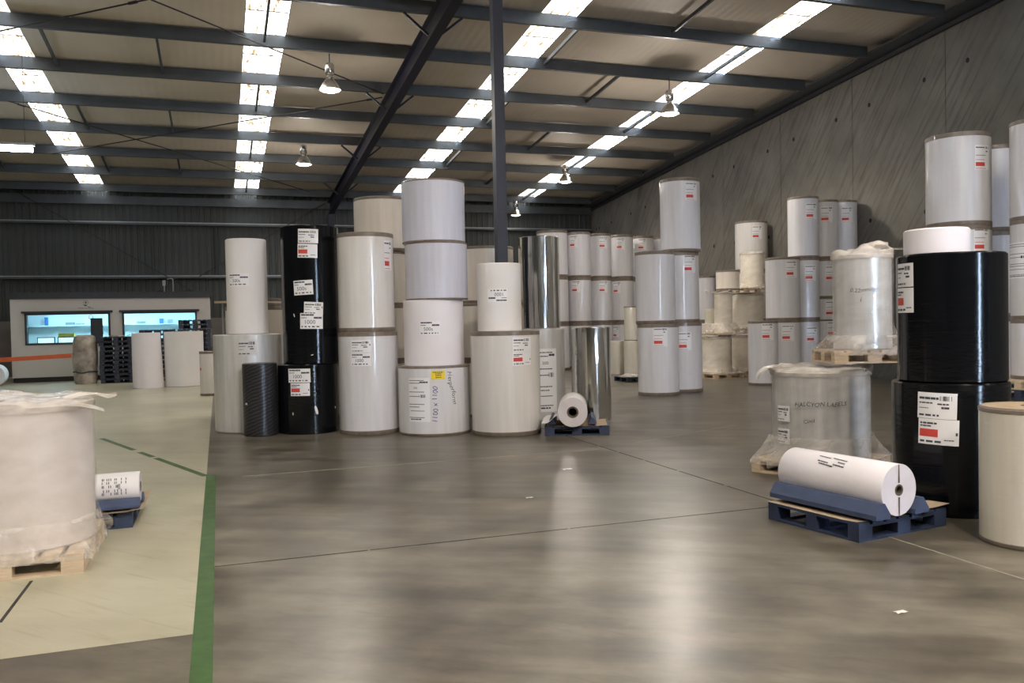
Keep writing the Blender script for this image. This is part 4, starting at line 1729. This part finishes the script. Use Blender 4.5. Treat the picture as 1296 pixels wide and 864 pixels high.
# end beam and girts on the far wall
for zz, hh in ((6.62, .30), (5.66, .09), (3.64, .09)):
    tn += 1
    mb = MB()
    mb.box((XL+.05, YF-.32 if hh < .2 else YF-.25, zz-.02), (XR-.05, YF-.06, zz+.02), 'galv' if hh < .2 else 'purlin')
    mb.box((XL+.05, YF-.32 if hh < .2 else YF-.25, zz-hh), (XR-.05, YF-.30 if hh < .2 else YF-.23, zz-.02), 'purlin')
    struct(mb.build('trim_%d' % tn))
for xx in (-2.28, .02):
    tn += 1
    mb = MB()
    mb.box((xx-.03, YF-.2, 3.66), (xx+.03, YF-.14, 5.56), 'darkgrey')
    struct(mb.build('trim_%d' % tn))

# main rafter and column
def i_beam(mb, a, b, w, h, mat):
    a, b = Vector(a), Vector(b)
    t = (b-a).normalized()
    u = t.cross(Vector((0, 0, 1))).normalized()
    k = u.cross(t)
    mb.beam(a, b, .02, h, mat)
    mb.beam(a+k*(h/2), b+k*(h/2), w, .02, mat)
    mb.beam(a-k*(h/2), b-k*(h/2), w, .02, mat)


RX = 4.38
root = thing('roof_rafter', 'deep navy steel rafter running down the roof toward the far wall', 'rafter', (0, 0, 0))
mb = MB()
i_beam(mb, (RX, YB+.1, roof_z(YB+.1)-.56), (RX, YF-.4, roof_z(YF-.4)-.56), .22, .48, 'navy')
mb.build('beam', root)
for k, p in enumerate(vis):
    if k % 2 == 0:
        continue
    for s in (-1, 1):
        q = MB()
        q.beam((RX+s*.115, p+.05, roof_z(p)-.72), (RX+s*.62, p+.05, roof_z(p)-.31), .05, .05, 'navy', (0, 1, 0))
        q.build('fly_brace', root)
root = thing('steel_column', 'navy square steel column rising behind the wide banded roll', 'column', (RX+.03, 13.25, 0))
mb = MB()
zc = roof_z(13.25)-.83
mb.box((-.085, -.085, .02), (.085, .085, zc), 'navy')
mb.build('shaft', root)
mb = MB()
mb.box((-.16, -.16, 0), (.16, .16, .02), 'navy')
mb.build('base_plate', root)
mb = MB()
mb.box((-.11, -.16, zc), (.11, .16, zc+.018), 'navy')
mb.build('cap_plate', root)
# far column under the rafter
root = thing('steel_column', 'navy steel column at the far wall under the rafter', 'column', (RX, YF-.5, 0))
mb = MB()
zc = roof_z(YF-.5)-.81
for x0, x1, y0, y1 in ((-.12, .12, -.12, -.10), (-.12, .12, .10, .12), (-.01, .01, -.10, .10)):
    mb.box((x0, y0, .02), (x1, y1, zc), 'navy')
mb.build('shaft', root)
mb = MB()
mb.box((-.16, -.16, 0), (.16, .16, .02), 'navy')
mb.build('base_plate', root)

# bracing rods under the roof and on the far wall
def rod(a, b, label, r=.016):
    root = thing('brace_rod', label, 'brace rod', a)
    d_ = Vector(b)-Vector(a)
    mb = MB()
    mb.tube([(0, 0, 0), tuple(d_)], r, 'rod', 6)
    mb.build('rod', root)
    mb = MB()
    t_ = d_.normalized()
    mb.tube([tuple(t_*.25), tuple(t_*.45)], r*1.9, 'rod', 6)
    mb.build('turnbuckle', root)


def rz_(x, y, dz=-.33):
    return (x, y, roof_z(y)+dz)


rod(rz_(4.2, 22.0), rz_(-1.05, 17.75), 'roof brace rod from the rafter up toward the lamp near it')
rod(rz_(-1.10, 17.75), rz_(-9.2, 23.6), 'roof brace rod crossing the first translucent strip high up')
rod(rz_(4.2, 22.15, -.37), rz_(-4.6, 28.9, -.37), 'roof brace rod falling from the rafter to the first translucent strip')
rod(rz_(-4.8, 24.3), rz_(3.4, 33.0), 'roof brace rod crossing under the strip nearest the rafter')
rod((-6.7, YF-.4, 6.66), (-.72, YF-.4, 2.94), 'long wall brace rod slanting down to the cabin roof')
rod((-.65, YF-.4, 3.6), (4.2, YF-.4, 6.55), 'wall brace rod rising behind the tall black roll')

# far wall: dado and ribbed cladding
mb = MB()
mb.box((XL, YF-.15, 0), (XR, YF+.05, 2.02), 'dado')
vs, fs = [], []
x = XL-.24
prof = []
while x < XR+.3:
    prof += [(x, 0), (x+.14, 0), (x+.165, -.03), (x+.215, -.03), (x+.24, 0)]
    x += .24
zt = roof_z(YF)+.03
for a, b in prof:
    vs += [(a, YF+b, 2.0), (a, YF+b, zt)]
for i in range(len(prof)-1):
    fs.append((2*i, 2*i+2, 2*i+3, 2*i+1))
mb.add(vs, fs, 'cladding')
struct(mb.build('wall_far'))
# right wall: precast panels with open joints and lifting holes
mb = MB()
js = [3.05*k+15.38-3.05*9 for k in range(18)]
js = [YB] + [j for j in js if YB+.3 < j < YF-.3] + [YF]
for a, b in zip(js, js[1:]):
    za, zb = roof_z(a)-.22, roof_z(b)-.22
    y0, y1 = a+.008, b-.008
    vs = [(XR, y0, 0), (XR+.2, y0, 0), (XR+.2, y1, 0), (XR, y1, 0), (XR, y0, za+.3), (XR+.2, y0, za+.3), (XR+.2, y1, zb+.3), (XR, y1, zb+.3)]
    mb.add(vs, [(0, 3, 2, 1), (4, 5, 6, 7), (0, 1, 5, 4), (1, 2, 6, 5), (2, 3, 7, 6), (3, 0, 4, 7)], 'concrete')
    for yy in (a+.62, b-.62):
        for zz in (roof_z(yy)-1.25, 4.05):
            n = 12
            mb.add([(XR-.002, yy+.05*math.cos(2*PI*i/n), zz+.06*math.sin(2*PI*i/n)) for i in range(n)], [tuple(range(n))], 'hole')
mb.box((XR+.19, YB, 0), (XR+.25, YF, 9), 'hole')
struct(mb.build('wall_right'))
# left wall and back wall with its open roller door
mb = MB()
mb.box((XL-.1, YB, 0), (XL, YF, 11), 'cladding')
struct(mb.build('wall_left'))
DX0, DX1, DZ = 8.75, 9.45, 4.6
mb = MB()
mb.box((XL, YB-.1, 0), (DX0, YB, 11), 'cladding')
mb.box((DX1, YB-.1, 0), (XR, YB, 11), 'cladding')
mb.box((DX0, YB-.1, DZ), (DX1, YB, 11), 'cladding')
struct(mb.build('wall_back'))

# ------------------------------------------------------------------ lamps
LAMP_W = 240


def bay_lamp(x, y, z, label, on=True, power=LAMP_W):
    zr = roof_z(y)-.30
    root = thing('high_bay_lamp', label, 'ceiling lamp', (x, y, z))
    mb = MB()
    mb.tube([(0, 0, .62), (0, 0, zr-z)], .012, 'rod', 6)
    mb.build('hanging_cord', root)
    mb = MB()
    mb.lathe([(0, .34), (.085, .34), (.105, .37), (.105, .56), (.085, .60), (.03, .62), (0, .62)], 'alu', 24)
    mb.build('ballast_housing', root)
    mb = MB()
    mb.lathe([(.06, .28), (.075, .30), (.06, .34), (.03, .34)], 'alu', 24)
    mb.build('lamp_neck', root)
    mb = MB()
    mb.lathe([(.245, 0), (.24, .02), (.19, .12), (.12, .22), (.062, .28), (.058, .275), (.115, .21), (.18, .115), (.232, .02), (.245, 0)], 'alu', 40)
    refl = mb.build('reflector', root)
    mb = MB()
    mb.lathe([(0, -.03), (.10, -.02), (.20, .02), (.228, .03), (.15, .13), (.07, .2), (0, .21)], 'bulb', 32)
    mb.build('bulb', refl)
    ld = bpy.data.lights.new('high_bay_light', 'SPOT')
    ld.spot_size = math.radians(165)
    ld.spot_blend = .35
    ld.energy = power*.75
    ld.specular_factor = .1
    ld.color = (1.0, 0.90, 0.80)
    ld.shadow_soft_size = .10
    lo = bpy.data.objects.new('high_bay_light', ld)
    COL.objects.link(lo)
    lo.parent = root
    lo.location = (0, 0, -.14)
    # light that leaks through the rim of the reflector
    l2 = bpy.data.lights.new('high_bay_spill', 'POINT')
    l2.energy = power*.3
    l2.color = (1.0, 0.90, 0.80)
    l2.shadow_soft_size = .2
    l2.specular_factor = .1
    lo = bpy.data.objects.new('high_bay_spill', l2)
    COL.objects.link(lo)
    lo.parent = root
    lo.location = (0, 0, -.25)
    return root


bay_lamp(2.55, 19.73, 6.98, 'lit high bay lamp hanging near the rafter, nearer of the two')
bay_lamp(2.66, 27.3, 6.66, 'lit high bay lamp hanging near the rafter, further of the two')
bay_lamp(11.12, 19.45, 6.88, 'lit high bay lamp in front of the translucent strip by the concrete wall, larger looking', power=460)
bay_lamp(11.75, 27.95, 6.52, 'small lit high bay lamp far back by the concrete wall strip')
bay_lamp(12.0, 34.0, 6.1, 'tiny far lamp glimpsed beside the navy column', power=15)
G5 = 'high bay lamps over the aisle outside the view'
for x, y, pw in ((2.6, -1.0, 1350), (7.0, -1.0, 900), (2.6, -7.5, 1200), (8.2, -7.5, 600), (-6.2, 0.0, 750)):
    bay_lamp(x, y, roof_z(y)-.95, 'lit high bay lamp above the aisle outside the picture', power=pw)['group'] = G5
# fluorescent batten on the left
root = thing('fluorescent_lamp', 'bright bluish fluorescent batten hanging before the far wall', 'ceiling lamp', (-4.75, 22.0, 5.80))
mb = MB()
mb.box((-.9, -.06, .07), (.9, .06, .13), 'galv')
mb.build('housing', root)
mb = MB()
mb.lathe([(0, 0), (.07, .004), (.07, 1.7), (0, 1.704)], 'tube', 16, xf=Matrix.Translation((-.852, 0, 0)) @ Matrix.Rotation(PI/2, 4, 'Y'))
mb.build('tube', root)
for xx in (-.7, .7):
    mb = MB()
    mb.tube([(xx, 0, .12), (xx, 0, roof_z(22)-5.80)], .006, 'rod', 5)
    mb.build('chain', root)

# small litter on the floor
for (x, y, s), lb in zip(((718, 594, .05), (670, 630, .03), (1140, 775, .03)), ('paper scrap on the floor before the dark blue pallet', 'tiny paper scrap on the open floor', 'tiny pale scrap on the floor before the scuffed blue pallet')):
    p = floor_at(x, y)
    mb = MB()
    vs = []
    for j in range(3):
        for i in range(4):
            vs.append((p.x+s*(i-1.5)*.8+.2*s*math.sin(j*2), p.y+s*(j-1)*.6, .003+s*.15*abs(math.sin(i*1.7+j))))
    mb.add(vs, [(j*4+i, j*4+i+1, j*4+i+5, j*4+i+4) for j in range(2) for i in range(3)], 'paper')
    tag(mb.build('paper_scrap'), lb, 'paper scrap')
p = floor_at(1300, 866)
mb = MB()
vs = []
for j in range(4):
    for i in range(4):
        vs.append((p.x+i*.07-.02, p.y-.18+j*.05, .003+.01*abs(math.sin(i+j*1.3))))
mb.add(vs, [(j*4+i, j*4+i+1, j*4+i+5, j*4+i+4) for j in range(3) for i in range(3)], 'paper')
tag(mb.build('paper_sheet'), 'white paper sheet on the floor, only its corner in view', 'paper')

# ------------------------------------------------------------------ daylight through the open roller door
wd = bpy.data.worlds.new('world')
scn.world = wd
wd.use_nodes = True
bg = wd.node_tree.nodes['Background']
bg.inputs['Color'].default_value = (0.58, 0.76, 1.0, 1)
bg.inputs['Strength'].default_value = 75.0
ld = bpy.data.lights.new('door_portal', 'AREA')
ld.shape = 'RECTANGLE'
ld.size = DX1-DX0
ld.size_y = DZ
ld.cycles.is_portal = True
lo = bpy.data.objects.new('door_portal', ld)
COL.objects.link(lo)
lo.location = ((DX0+DX1)/2, YB-.02, DZ/2)
lo.rotation_euler = (PI/2, 0, PI)

vs_ = scn.view_settings
vs_.view_transform = 'Standard'
vs_.look = 'None'
vs_.gamma = 1.0
vs_.use_curve_mapping = False
vs_.exposure = 0.34
scn.cycles.max_bounces = 8
scn.cycles.sample_clamp_indirect = 6.0
scn.cycles.caustics_reflective = False
scn.cycles.caustics_refractive = False
